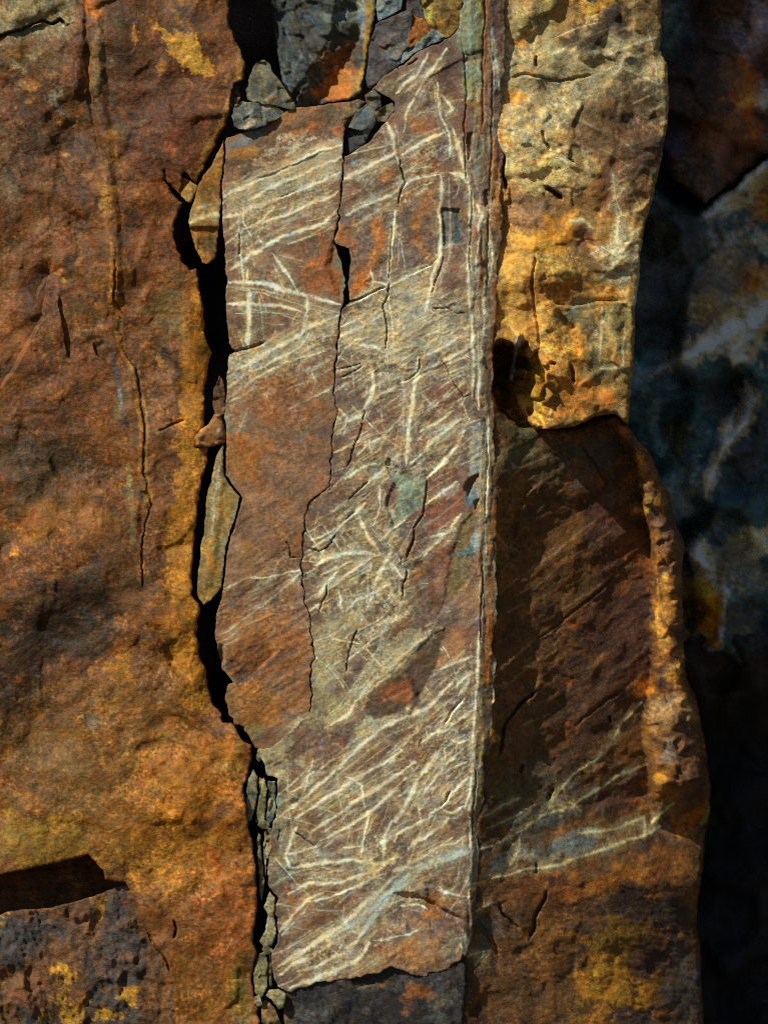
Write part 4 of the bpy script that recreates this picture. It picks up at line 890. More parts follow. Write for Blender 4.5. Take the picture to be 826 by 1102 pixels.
    for pts, w in (([(480, 53), (469, 70), (455, 86), (445, 108), (437, 122), (434, 142)], 4), ([(460, 58), (449, 80), (431, 94), (426, 100)], 4.6), ([(470, 88), (471, 106), (475, 128), (481, 137)], 3.4), ([(475, 102), (487, 118), (480, 125)], 3.6), ([(417, 132), (422, 148), (425, 166), (431, 178)], (5.5, 4)),
                   ([(481, 142), (463, 148), (449, 156), (433, 166)], 4.5), ([(424, 166), (403, 176), (385, 186), (371, 193)], 7), ([(474, 188), (455, 190), (439, 196), (421, 210), (401, 218), (372, 232)], (3, 6)), ([(475, 188), (475, 218), (472, 228), (475, 252), (473, 274), (466, 294), (461, 320), (458, 334)], (5, 7)),
                   ([(487, 138), (491, 152), (499, 178), (503, 192), (507, 214), (505, 240)], (5, 7)), ([(484, 186), (497, 188), (503, 198)], 5), ([(480, 136), (484, 150), (483, 168)], 3), ([(375, 330), (395, 320), (417, 308), (441, 297), (463, 287)], 4), ([(425, 228), (421, 256), (418, 290), (417, 308)], (6, 4)), ([(398, 290), (402, 302), (416, 306)], 3),
                   ([(366, 362), (390, 352), (411, 338)], 4), ([(368, 352), (385, 344), (404, 331)], 3), ([(378, 370), (402, 373), (412, 380)], 5), ([(383, 345), (396, 350), (408, 346)], 2.5), ([(372, 375), (384, 366), (400, 362)], 2.5), ([(455, 386), (475, 375), (490, 365), (506, 359)], 6), ([(475, 391), (495, 379), (512, 369)], 5), ([(481, 362), (492, 354), (508, 352)], 4), ([(430, 413), (450, 401), (475, 389)], 4), ([(428, 416), (410, 424), (398, 434)], 5), ([(392, 440), (400, 425), (402, 400)], 6),
                   ([(450, 385), (447, 410), (444, 430), (441, 450), (439, 474), (437, 502)], (7, 6)), ([(449, 466), (471, 454), (488, 441)], 4), ([(443, 498), (459, 484), (475, 466), (496, 452)], 5), ([(460, 514), (469, 504), (483, 494), (493, 477), (499, 464)], (6, 5)), ([(459, 543), (475, 530), (492, 518)], (5, 3)), ([(453, 603), (467, 586), (483, 572), (496, 553)], 3.4), ([(462, 578), (480, 574), (490, 570)], 3),
                   ([(384, 553), (397, 578), (409, 594), (421, 608), (434, 623)], 5.5), ([(423, 588), (413, 608), (403, 632), (395, 653)], 5), ([(355, 634), (367, 624), (385, 610), (401, 600), (415, 594)], 4.6), ([(371, 659), (385, 646), (401, 638), (420, 628)], 5), ([(365, 634), (366, 650), (370, 662)], 4), ([(340, 608), (355, 600), (371, 596), (388, 594), (404, 597)], 6), ([(345, 620), (362, 610), (378, 604)], 4), ([(344, 640), (354, 625), (364, 612)], 5), ([(400, 604), (396, 625), (394, 648)], 2.6),
                   ([(371, 516), (389, 503), (404, 498)], 4), ([(395, 520), (415, 502), (431, 488)], 6), ([(362, 572), (367, 566), (383, 552), (393, 541)], 5), ([(409, 582), (421, 570), (436, 560)], 3.4), ([(408, 522), (409, 545), (402, 566)], 3), ([(362, 468), (378, 452), (392, 446)], 4), ([(365, 440), (374, 450), (370, 470)], 3), ([(383, 492), (398, 478), (415, 470)], 3), ([(398, 475), (400, 488)], 3), ([(412, 470), (422, 458), (430, 452)], 2.6),
                   ([(356, 781), (375, 768), (395, 739), (415, 723), (435, 705), (450, 690), (476, 676)], (8, 3)), ([(300, 880), (330, 856), (355, 835), (375, 813), (395, 797), (415, 781), (436, 772), (459, 762), (479, 743), (490, 731)], (5, 7)), ([(318, 880), (340, 866), (355, 857), (379, 841), (399, 829), (421, 818), (432, 808)], (5, 6.5)), ([(335, 895), (361, 879), (385, 861), (411, 845), (431, 831), (446, 820)], (5, 7)), ([(345, 905), (370, 892), (391, 879), (411, 863), (425, 849), (436, 838)], (5, 7)), ([(372, 836), (390, 846), (392, 870)], 2.5), ([(312, 852), (325, 846), (338, 830)], 4), ([(328, 850), (332, 835), (336, 818)], 2.6),
                   ([(425, 885), (441, 857), (451, 837), (463, 821), (475, 805)], 7), ([(453, 800), (463, 790), (478, 786), (484, 772), (499, 752)], 6), ([(455, 855), (469, 837), (483, 821), (499, 805)], 4), ([(461, 878), (475, 868), (491, 849), (504, 836)], 5), ([(475, 870), (488, 876), (498, 868)], 4), ([(477, 789), (495, 775), (511, 762)], 4), ([(493, 748), (503, 735), (506, 722)], 3), ([(478, 832), (492, 824), (503, 820)], 2.6), ([(500, 870), (506, 852), (507, 836)], 5), ([(480, 818), (478, 806), (486, 798), (500, 790)], 2.6), ([(482, 795), (494, 800), (504, 796)], 2.6), ([(490, 740), (498, 730), (512, 722)], 3), ([(470, 722), (492, 712), (508, 706)], 2.6),
                   ([(312, 934), (330, 931), (352, 928), (380, 926), (400, 929), (424, 930)], 6.5), ([(388, 923), (392, 900), (397, 878)], 4.6), ([(370, 912), (388, 911)], 2.4), ([(310, 962), (330, 951), (352, 950), (368, 950), (384, 944), (405, 936)], (6, 4)), ([(302, 1003), (316, 984), (330, 970), (348, 960)], 4.6), ([(330, 972), (352, 966), (376, 958), (398, 946), (412, 940)], 3.2), ([(304, 1006), (318, 992), (332, 976)], 2.4), ([(312, 934), (308, 920), (314, 900), (320, 890)], 4), ([(310, 920), (325, 915), (345, 910)], 4),
                   ([(300, 1040), (324, 1025), (348, 1009), (368, 997), (384, 981), (405, 962), (420, 948)], (8, 9)), ([(320, 1046), (340, 1040), (360, 1030), (373, 1024), (392, 1004)], 5), ([(313, 1063), (340, 1054), (360, 1045), (384, 1033), (398, 1015)], 8), ([(302, 1050), (312, 1040), (330, 1030)], 5), ([(422, 884), (414, 900), (412, 925)], 6), ([(425, 905), (428, 898), (450, 886), (466, 878)], 4.6), ([(440, 912), (448, 905), (466, 896), (484, 880)], 5), ([(444, 930), (458, 920), (474, 910), (486, 902)], 4.6), ([(424, 938), (440, 934), (464, 934)], 6), ([(430, 976), (450, 974), (460, 978)], 3), ([(470, 958), (490, 963), (504, 966)], 3), ([(470, 918), (476, 910), (490, 908), (500, 900)], 3),
                   ([(505, 880), (507, 920), (505, 946), (504, 970)], 4), ([(514, 880), (514, 920), (513, 946)], 2.4), ([(402, 1012), (412, 1012), (440, 1006), (452, 998)], 2), ([(498, 1000), (502, 1012), (500, 1028)], 5), ([(516, 246), (510, 300), (508, 360)], 3), ([(521, 300), (520, 350), (516, 400), (514, 440)], 4), ([(512, 220), (518, 232), (514, 250)], 6), ([(505, 246), (503, 300), (507, 340), (510, 380), (508, 430)], 5), ([(528, 250), (530, 280), (527, 300)], 4), ([(526, 450), (524, 500), (522, 560), (523, 600)], 4), ([(515, 680), (513, 720), (511, 760), (508, 800)], 4)):
        V(pts, w)
    V([(352, 1012), (384, 992), (405, 973), (430, 952), (455, 932), (480, 922), (503, 916)], (9, 17), (164, 168, 150), .85); V([(385, 1010), (400, 990), (418, 965)], 9, (160, 168, 158), .8)
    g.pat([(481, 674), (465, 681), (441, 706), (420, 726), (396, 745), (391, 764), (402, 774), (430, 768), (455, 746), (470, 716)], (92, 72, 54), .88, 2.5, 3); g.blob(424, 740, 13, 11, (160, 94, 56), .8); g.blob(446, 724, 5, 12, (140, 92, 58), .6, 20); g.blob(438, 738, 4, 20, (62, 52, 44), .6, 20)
    g.vein([(392, 748), (420, 726), (441, 706), (462, 683), (481, 674)], 3.5, (196, 172, 120), .85, .5, False)
    g.blob(410, 929, 18, 11, (204, 188, 140), .85); g.blob(300, 870, 6, 26, (136, 132, 106), .7)
    solidify(g, poly, 'rock_pillar', 'tall veined rock pillar face with a dense web of cream quartz seams', 'rock', M_VEIN, 200, (.9, .7), 'rock blocks of the pillar', mot=.8)
build_block_b()

# ------------------------------------------------------------------ golden weathered rock at upper right
def build_block_c():
    right = [(716, TOP), (712, -40), (712, 0), (711, 29), (709, 54), (717, 70), (719, 101), (717, 140), (709, 180), (704, 205), (698, 222), (693, 244), (688, 270), (688, 297), (683, 333), (682, 378), (678, 423), (675, 458)]
    low = [(662, 446), (640, 448), (617, 458), (600, 461), (580, 462), (560, 464), (546, 456), (524, 440)]
    left = [(x - 9, y) for x, y in B_RIGHT if y < 430][::-1]
    poly = right + low + left[:-1] + [(538, TOP)]
    g = Grid(poly, 1.3, 8, gain=1.1, cut=.45)
    X, Y = g.X, g.Y
    u = X - 538
    g.H += -13 - .04 * u - .0012 * np.clip(u - 30, 0, 400) ** 2
    rough_rock(g, 8, 2.2, .5, 11); g.H += 2.4 * facet(g.WX, g.WY, 62, 173, 1.5)
    g.H += 2.6 * ridged(g.WX, g.WY, 36, 3, 55) * sstep(640, 560, X) * (.3 + .7 * sstep(180, 260, Y)) + 2.6 * facet(g.WX, g.WY, 22, 57, 1.2)
    for a in ((600, 290, 26, 26, 13), (565, 300, 22, 50, 9), (585, 330, 14, 22, 5), (612, 245, 20, 10, 9), (580, 262, 10, 9, 6), (600, 400, 26, 34, 16), (590, 360, 18, 24, 9), (620, 385, 10, 22, 7), (630, 405, 12, 10, 6), (565, 170, 30, 40, 6), (560, 110, 20, 14, 6), (600, 165, 20, 20, 5), (640, 430, 24, 12, 9), (660, 340, 8, 26, 6), (645, 320, 30, 5, 5), (594, 20, 6, 50, 6), (565, 20, 14, 18, 7)): g.hump(*a[:4], a[4] * (.62 if a[1] > 220 else .4))
    g.dent(jag([(529, 376), (540, 368), (552, 372), (566, 370), (570, 388), (582, 398), (578, 420), (592, 436), (586, 462), (560, 470), (540, 462), (530, 425), (526, 400)], 4, 9, 12), 58, 3.5, (-1.7, 0))
    g.H += 16 * facet(g.WX, g.WY, 15, 58, 1.5) * zone(g, 562, 420, 26, 44)
    g.dent([(532, 376), (545, 371), (553, 377), (556, 390), (545, 396), (534, 388)], 14, 4)
    g.ridge([(558, 362), (553, 385), (548, 408)], 7, 30)
    g.step([(675, 326), (640, 326), (615, 331), (598, 328), (584, 320)], 10, 36); g.step([(600, 330), (618, 352), (626, 385), (640, 405)], 9, 28)
    g.groove([(586, 200), (594, 205), (604, 214)], 6, 22); g.groove([(541, 164), (541, 184), (544, 206)], 4, 22); g.groove([(576, 60), (577, 72)], 3, 9); g.groove([(583, 140), (586, 152), (592, 162)], 3, 6); g.groove([(612, 170), (618, 176)], 3, 6); g.groove([(592, 390), (598, 392)], 4, 10); g.groove([(612, 393), (616, 400), (616, 412)], 5, 10)
    g.groove([(576, 270), (572, 310), (578, 350), (580, 380)], 3, 5); g.groove([(545, 85), (565, 80), (600, 88), (640, 80)], 4, 4)
    g.base((158, 118, 64)); g.mix(.8 * sstep(230, 130, Y + 60 * g.N2), (168, 150, 114))
    g.mix(.6 * sstep(-.05, .4, fbm(g.BX, g.BY, 40, 4, 250)), (184, 142, 78)); g.mix(.6 * sstep(.05, .45, fbm(g.BX, g.BY, 28, 4, 260)), (128, 92, 56)); g.mix(.5 * sstep(.1, .5, fbm(g.BX, g.BY, 20, 4, 270)), (120, 112, 90))
    for a in ((575, 150, 44, 66, (206, 176, 118), .8), (595, 190, 30, 26, (212, 188, 132), .7), (555, 110, 14, 12, (222, 150, 56), .85), (560, 100, 26, 10, (208, 170, 112), .6), (560, 40, 14, 8, (214, 146, 62), .85), (555, 72, 26, 9, (150, 140, 108), .8), (562, 18, 18, 18, (160, 146, 92), .8), (548, 30, 12, 18, (178, 166, 124), .6), (593, 30, 8, 46, (158, 152, 104), .75, 6), (610, 10, 14, 30, (150, 108, 50), .6), (640, 5, 30, 8, (208, 152, 62), .8),
              (640, 32, 32, 16, (86, 70, 56), .75, -10), (690, 20, 18, 24, (110, 86, 52), .7), (705, 30, 6, 16, (150, 120, 70), .7), (660, 120, 40, 26, (92, 78, 52), .8, -20), (690, 110, 22, 30, (100, 84, 58), .7), (655, 160, 40, 40, (128, 86, 60), .7), (690, 170, 22, 40, (110, 84, 64), .7), (640, 195, 16, 36, (150, 104, 60), .6), (660, 205, 22, 30, (118, 94, 82), .6),
              (640, 85, 40, 10, (160, 154, 122), .85, -30), (685, 66, 34, 8, (160, 152, 116), .8, -32), (620, 95, 20, 12, (156, 148, 112), .7), (560, 290, 28, 66, (208, 162, 84), .75), (604, 285, 28, 26, (214, 170, 96), .8), (590, 255, 30, 12, (212, 142, 52), .8), (612, 240, 18, 12, (198, 132, 44), .8), (625, 260, 18, 18, (160, 112, 62), .6), (590, 350, 30, 30, (208, 158, 84), .75), (600, 395, 30, 36, (198, 142, 66), .8), (620, 420, 26, 20, (190, 124, 46), .8), (650, 310, 36, 6, (214, 140, 44), .85), (640, 430, 24, 12, (170, 108, 46), .7),
              (668, 280, 16, 34, (184, 176, 136), .75), (672, 350, 14, 34, (158, 146, 96), .75), (650, 360, 12, 30, (196, 160, 96), .7), (638, 365, 12, 36, (128, 122, 86), .75), (625, 335, 14, 10, (120, 122, 100), .75), (660, 410, 16, 20, (140, 118, 74), .6), (655, 425, 10, 10, (206, 122, 40), .8), (545, 235, 10, 30, (150, 104, 70), .7), (565, 225, 14, 14, (150, 118, 90), .6), (560, 395, 8, 34, (150, 124, 40), .7), (572, 425, 8, 26, (176, 144, 44), .7), (548, 405, 10, 20, (80, 62, 42), .8)): g.blob(*a)
    for a in ((670, 150, 30, 44, (98, 72, 58), .8), (650, 190, 18, 30, (120, 80, 52), .7), (640, 35, 40, 16, (74, 60, 44), .8, -10), (690, 105, 26, 22, (86, 72, 48), .8), (630, 265, 16, 22, (120, 84, 66), .7), (580, 225, 26, 10, (132, 98, 78), .7), (600, 315, 30, 4, (150, 92, 34), .7), (572, 320, 4, 40, (150, 96, 44), .7), (640, 375, 10, 34, (112, 108, 76), .8), (590, 430, 18, 16, (150, 96, 44), .7), (560, 150, 26, 40, (222, 196, 142), .7), (605, 195, 18, 14, (226, 202, 150), .7), (545, 130, 6, 20, (216, 150, 64), .7)): g.blob(*a)
    for a in ((600, 110, 60, 26, (172, 162, 126), .6, -15), (640, 60, 50, 16, (158, 150, 116), .5, -30), (575, 60, 30, 30, (166, 152, 110), .5), (620, 160, 26, 50, (186, 160, 112), .5), (690, 130, 24, 60, (104, 84, 62), .5)): g.blob(*a)
    scatter_veins(g, [(540, 40), (700, 20), (715, 130), (690, 200), (560, 160)], 70, (-30, -35, -26, 30, 80), 921, (1.2, 4.5), (16, 60), (206, 198, 160))
    scatter_veins(g, [(640, 190), (700, 190), (690, 300), (650, 310)], 30, (-35, 30, 85, -60), 922, (1.0, 2.6), (12, 34), (206, 198, 160))
    for i in range(46):
        x, y = 545 + rng.random() * 110, 20 + rng.random() * 430
        g.blob(x, y, 2 + 4 * rng.random(), 2 + 3 * rng.random(), ((226, 196, 140), (190, 116, 40), (112, 84, 70), (236, 176, 90))[i % 4], .6, rng.random() * 90, .35, .6)
    for pts, w in (([(692, 180), (678, 196), (662, 214)], 4), ([(700, 222), (686, 226), (664, 234)], 4), ([(665, 233), (664, 262)], 4), ([(664, 262), (690, 244)], 4), ([(662, 215), (668, 232)], 3), ([(676, 200), (688, 222)], 3), ([(686, 250), (686, 300), (682, 330)], 4), ([(672, 350), (670, 395), (646, 398)], 3), ([(648, 330), (645, 390)], 3), ([(612, 238), (625, 236), (638, 246)], 5), ([(600, 120), (630, 132), (645, 140)], 5), ([(645, 265), (680, 285)], 4), ([(644, 300), (680, 270)], 4), ([(642, 282), (670, 262), (684, 262)], 3), ([(655, 60), (690, 45), (708, 40)], 4)):
        g.vein(pts, w, (198, 186, 148), .7, 1, True)
    g.stroke([(559, 364), (553, 385), (548, 406)], 6, (148, 156, 152), .85)
    for a in ((650, 130, 40, 30, (104, 78, 52), .75, -20), (690, 160, 22, 40, (92, 70, 54), .75), (560, 45, 12, 8, (206, 136, 54), .8), (560, 110, 14, 11, (214, 146, 56), .8), (640, 34, 34, 13, (70, 58, 44), .8, -12), (620, 215, 30, 16, (140, 98, 60), .6)): g.blob(*a)
    g.mark('dark_hollow', [(531, 374), (540, 370), (556, 370), (562, 378), (572, 398), (580, 425), (584, 448), (578, 460), (560, 458), (546, 447), (536, 425), (531, 400)])
    solidify(g, poly, 'rock_block', 'golden yellow weathered lumpy rock block at upper right with a dark hollow below', 'rock', M_CRUST, 240, (5, 7), 'rock blocks of the pillar')
build_block_c()

# ------------------------------------------------------------------ dark hollow slab at lower right, with its rounded rib
def build_slab_f():
    right = [(676, 461), (688, 476), (701, 490), (709, 516), (720, 532), (725, 560), (734, 580), (736, 592), (733, 620), (734, 650), (734, 682), (738, 728), (748, 748), (754, 780), (760, 816), (764, 850), (762, 880), (758, 900), (755, 940), (750, 970), (749, 996), (753, 1020), (754, 1060), (756, 1102), (764, 1250), (770, BOT)]
    left = [(x - 9, y) for x, y in B_RIGHT if y > 430][::-1]
    top = [(522, 430), (546, 450), (560, 459), (580, 461), (600, 463), (617, 460), (640, 450), (662, 448)]
    poly = right + left + top
    g = Grid(poly, 1.3, 9, gain=.95)
    X, Y = g.X, g.Y
    lft = np.interp(Y, [p[1] for p in B_RIGHT], [p[0] for p in B_RIGHT])
    u = np.clip(X - lft, 0, 400)
    lo = sstep(850, 960, Y)
    sl = .68 * (1 - lo) + .5 * lo
    g.H += -12 - sl * u - lo * .0016 * np.clip(u - 110, 0, 300) ** 2 - (1 - lo) * 8 * sstep(0, 40, u)
    g.H += np.where(Y < 900, 10 * sstep(560, 470, Y), 0) * sstep(0, 60, u)
    rough_rock(g, 5, 2.0, .5, 13)
    a, b = rot(g.WX, g.WY, -38)
    g.H += (1 - lo) * (1.2 * ridged(a / 4, b, 20, 3, 65) + 1.8 * facet(a / 2.2, b, 20, 66, 1)) + lo * .9 * ridged(g.WX / 3, g.WY, 14, 3, 67)
    rib = [(664, 452), (690, 478), (700, 515), (706, 548), (716, 580), (719, 640), (720, 700), (722, 750), (726, 800), (734, 850), (736, 890)]
    s, d, t, side = g.dline(rib, 60)
    w = np.interp(t, [0, .2, .45, .66, .73, 1], [10, 13, 17, 19, 30, 32])
    endk = np.clip((1 - t) * 9, 0, 1)
    prof = np.clip(1 - (d / (w * 1.1)) ** 4, 0, 1) ** .6 * (1 + .15 * np.where(side > 0, d, -d) / w)
    px = np.interp(g.WY[s], [p[1] for p in rib], [p[0] for p in rib])
    top_h = -82 - 14 * t + .12 * (g.WX[s] - px)
    bl = np.clip(prof, 0, 1) * endk
    g.H[s] = g.H[s] * (1 - bl) + np.maximum(g.H[s], top_h) * bl
    m = np.clip(prof * 1.6, 0, 1) * endk
    g.H[s] += m * (3.5 * facet(g.WX[s], g.WY[s], 13, 68, 1.3) + 4.5 * fbm(g.WX[s], g.WY[s], 22, 3, 69))
    g.hump(692, 545, 12, 10, 9); g.hump(722, 772, 20, 18, 6); g.hump(530, 790, 8, 14, 5); g.hump(530, 560, 14, 60, 6); g.hump(545, 480, 14, 30, 5)
    g.step([(550, 610), (556, 560), (566, 530), (585, 515)], -5, 30)
    g.dent([(698, 800), (716, 830), (700, 860), (680, 870), (690, 840)], 3, 8)
    for p, w_, dp in (([(578, 742), (560, 758), (542, 780), (538, 816)], 3.4, 10), ([(534, 968), (540, 982), (550, 992), (560, 1002)], 3, 6), ([(588, 958), (586, 970), (576, 986), (574, 1000), (569, 1011)], 3, 9), ([(596, 848), (588, 862)], 4, 7), ([(562, 822), (559, 832)], 4, 8), ([(577, 928), (577, 942)], 1.6, 6), ([(656, 770), (657, 778)], 3, 7), ([(510, 990), (525, 1005), (538, 1030)], 9, 4), ([(625, 480), (640, 500), (655, 525)], 3, 4), ([(620, 780), (650, 755), (670, 742)], 3, 3), ([(560, 700), (600, 672), (640, 640), (690, 590)], 3, 3)): g.groove(p, w_, dp)
    g.base((112, 76, 38))
    g.mix(.8 * sstep(-.1, .4, fbm(g.BX, g.BY, 44, 4, 280)), (74, 50, 38)); g.mix(.6 * sstep(.05, .45, fbm(a / 4, b, 18, 4, 290)), (140, 88, 42)); g.mix(.55 * sstep(.1, .5, fbm(g.BX, g.BY, 22, 4, 300)), (64, 54, 52))
    for a_ in ((560, 480, 24, 26, (112, 108, 74), .7), (600, 500, 40, 20, (92, 76, 48), .7, -30), (640, 490, 36, 18, (84, 76, 70), .7, -30), (545, 560, 14, 40, (146, 98, 54), .8), (590, 600, 40, 50, (116, 76, 34), .7), (600, 700, 40, 50, (112, 74, 40), .6, -40), (660, 560, 34, 50, (88, 54, 46), .7), (660, 680, 40, 60, (84, 52, 46), .75), (640, 760, 50, 40, (84, 56, 44), .7), (690, 650, 12, 40, (84, 54, 52), .7), (560, 780, 26, 40, (118, 86, 58), .6), (550, 850, 30, 26, (104, 94, 58), .7), (590, 840, 34, 20, (96, 84, 70), .6), (580, 880, 40, 16, (90, 94, 84), .8, -20), (620, 860, 30, 14, (88, 84, 76), .6), (660, 850, 30, 20, (88, 58, 48), .8), (530, 930, 16, 14, (82, 94, 90), .85), (560, 918, 14, 14, (140, 152, 140), .6), (610, 908, 30, 12, (124, 136, 126), .8, -15), (585, 925, 16, 7, (176, 168, 140), .7),
               (560, 955, 26, 14, (150, 92, 54), .6), (600, 970, 30, 20, (128, 82, 50), .7), (520, 990, 18, 14, (88, 92, 88), .8), (520, 1020, 14, 16, (112, 108, 90), .7), (545, 985, 20, 20, (120, 92, 70), .6), (560, 1060, 60, 40, (116, 82, 58), .7), (590, 1030, 20, 60, (150, 100, 48), .55), (640, 950, 40, 12, (176, 104, 40), .75, -15), (680, 940, 26, 14, (180, 110, 44), .7), (720, 930, 18, 14, (150, 92, 44), .7), (660, 1010, 30, 22, (150, 112, 40), .8), (650, 1060, 30, 24, (196, 136, 46), .85), (695, 1068, 16, 12, (208, 142, 46), .85, -25), (640, 1096, 30, 12, (178, 120, 50), .8), (670, 975, 40, 12, (66, 48, 44), .8, -15), (715, 990, 22, 30, (62, 50, 48), .8), (700, 1040, 12, 14, (66, 48, 48), .8), (690, 1095, 30, 14, (78, 66, 66), .8), (735, 1060, 16, 40, (84, 82, 78), .7), (735, 1000, 10, 40, (92, 64, 44), .6)): g.blob(*a_)
    for i in range(90):
        x, y = 600 + rng.random() * 110, 500 + rng.random() * 370
        g.blob(x, y, 2 + 5 * rng.random(), 1.2 + 2 * rng.random(), ((170, 92, 34), (60, 42, 40), (140, 84, 50))[i % 3], .7, -38, .35, .6)
    for i in range(60):
        x, y = 560 + rng.random() * 190, 930 + rng.random() * 170
        g.blob(x, y, 1.5 + 5 * rng.random(), 1.2 + 3 * rng.random(), ((190, 120, 40), (58, 44, 40), (62, 46, 44))[i % 3], .75, -25, .3, .7)
    g.mix(0, (0, 0, 0))
    g.put(s, m * .8, (136, 90, 50)); g.put(s, m * .75 * sstep(.05, .4, g.N2[s]), (182, 122, 52)); g.put(s, m * .7 * sstep(.0, .3, -g.N2[s]), (98, 70, 64))
    for a_ in ((694, 548, 9, 9, (228, 172, 78), .9), (698, 535, 4, 14, (120, 118, 60), .8), (718, 625, 8, 8, (224, 170, 80), .85), (722, 640, 10, 20, (200, 142, 60), .6), (724, 725, 9, 16, (214, 158, 76), .85), (714, 670, 6, 16, (214, 158, 76), .8), (722, 772, 20, 15, (176, 136, 96), .85), (730, 806, 14, 10, (112, 100, 88), .8), (714, 835, 5, 8, (226, 158, 64), .85), (742, 840, 10, 26, (84, 62, 50), .7), (700, 745, 5, 12, (200, 132, 44), .8), (694, 742, 7, 14, (200, 132, 44), .7), (740, 885, 16, 8, (200, 118, 46), .7), (720, 890, 16, 10, (132, 104, 88), .8), (760, 880, 3, 20, (150, 142, 60), .9), (703, 500, 5, 18, (150, 98, 44), .7)): g.blob(*a_)
    g.blob(532, 790, 7, 14, (212, 160, 76), .9)
    mk = np.zeros(X.shape, bool); mk[s] = m > .45; g.mark('rounded_rib', mask=mk)
    for pts, w in (([(515, 915), (532, 909), (550, 900), (578, 882), (588, 874), (600, 853), (618, 832)], (3.4, 4.5)), ([(588, 876), (615, 868), (640, 851), (664, 836), (696, 822)], (5, 3.4)), ([(528, 946), (546, 942), (566, 935), (600, 932), (624, 922), (645, 916), (670, 906), (686, 902), (710, 889)], (3.4, 5.5)), ([(622, 897), (640, 895), (660, 893), (680, 885), (693, 880)], 4.6), ([(693, 880), (692, 896)], 4.6), ([(560, 905), (556, 920), (548, 932)], 4), ([(500, 986), (516, 978), (534, 970)], 3.4), ([(503, 1030), (522, 1023)], 2.4), ([(522, 1023), (512, 1040)], 2), ([(618, 832), (650, 812), (668, 780), (690, 755)], 3), ([(612, 862), (625, 874)], 3), ([(700, 886), (716, 872), (728, 862)], 5), ([(518, 880), (540, 868), (560, 858)], 2.4), ([(524, 892), (555, 878), (575, 866)], 2)): g.vein(pts, w, (196, 186, 146), .85, 1.0)
    for pts, w in (([(536, 722), (570, 692), (600, 670)], 3), ([(540, 742), (575, 712), (610, 680)], 2.4), ([(536, 640), (560, 620), (590, 600), (640, 560)], 2.4), ([(600, 660), (650, 625), (690, 600)], 3.4), ([(560, 720), (600, 700)], 3), ([(560, 782), (590, 768)], 4), ([(530, 740), (545, 735)], 3), ([(533, 575), (545, 588), (556, 592)], 5), ([(545, 520), (560, 505), (600, 485)], 3), ([(570, 640), (600, 610), (660, 570)], 2), ([(545, 660), (565, 650)], 3)): g.vein(pts, w, (160, 124, 92), .6, .6, False, False)
    solidify(g, poly, 'rock_slab', 'dark rusty hollowed slab right of the pillar with a rounded orange rib on its edge', 'rock', M_DARK, 240, (6, 9), 'rock slabs of the face')
build_slab_f()

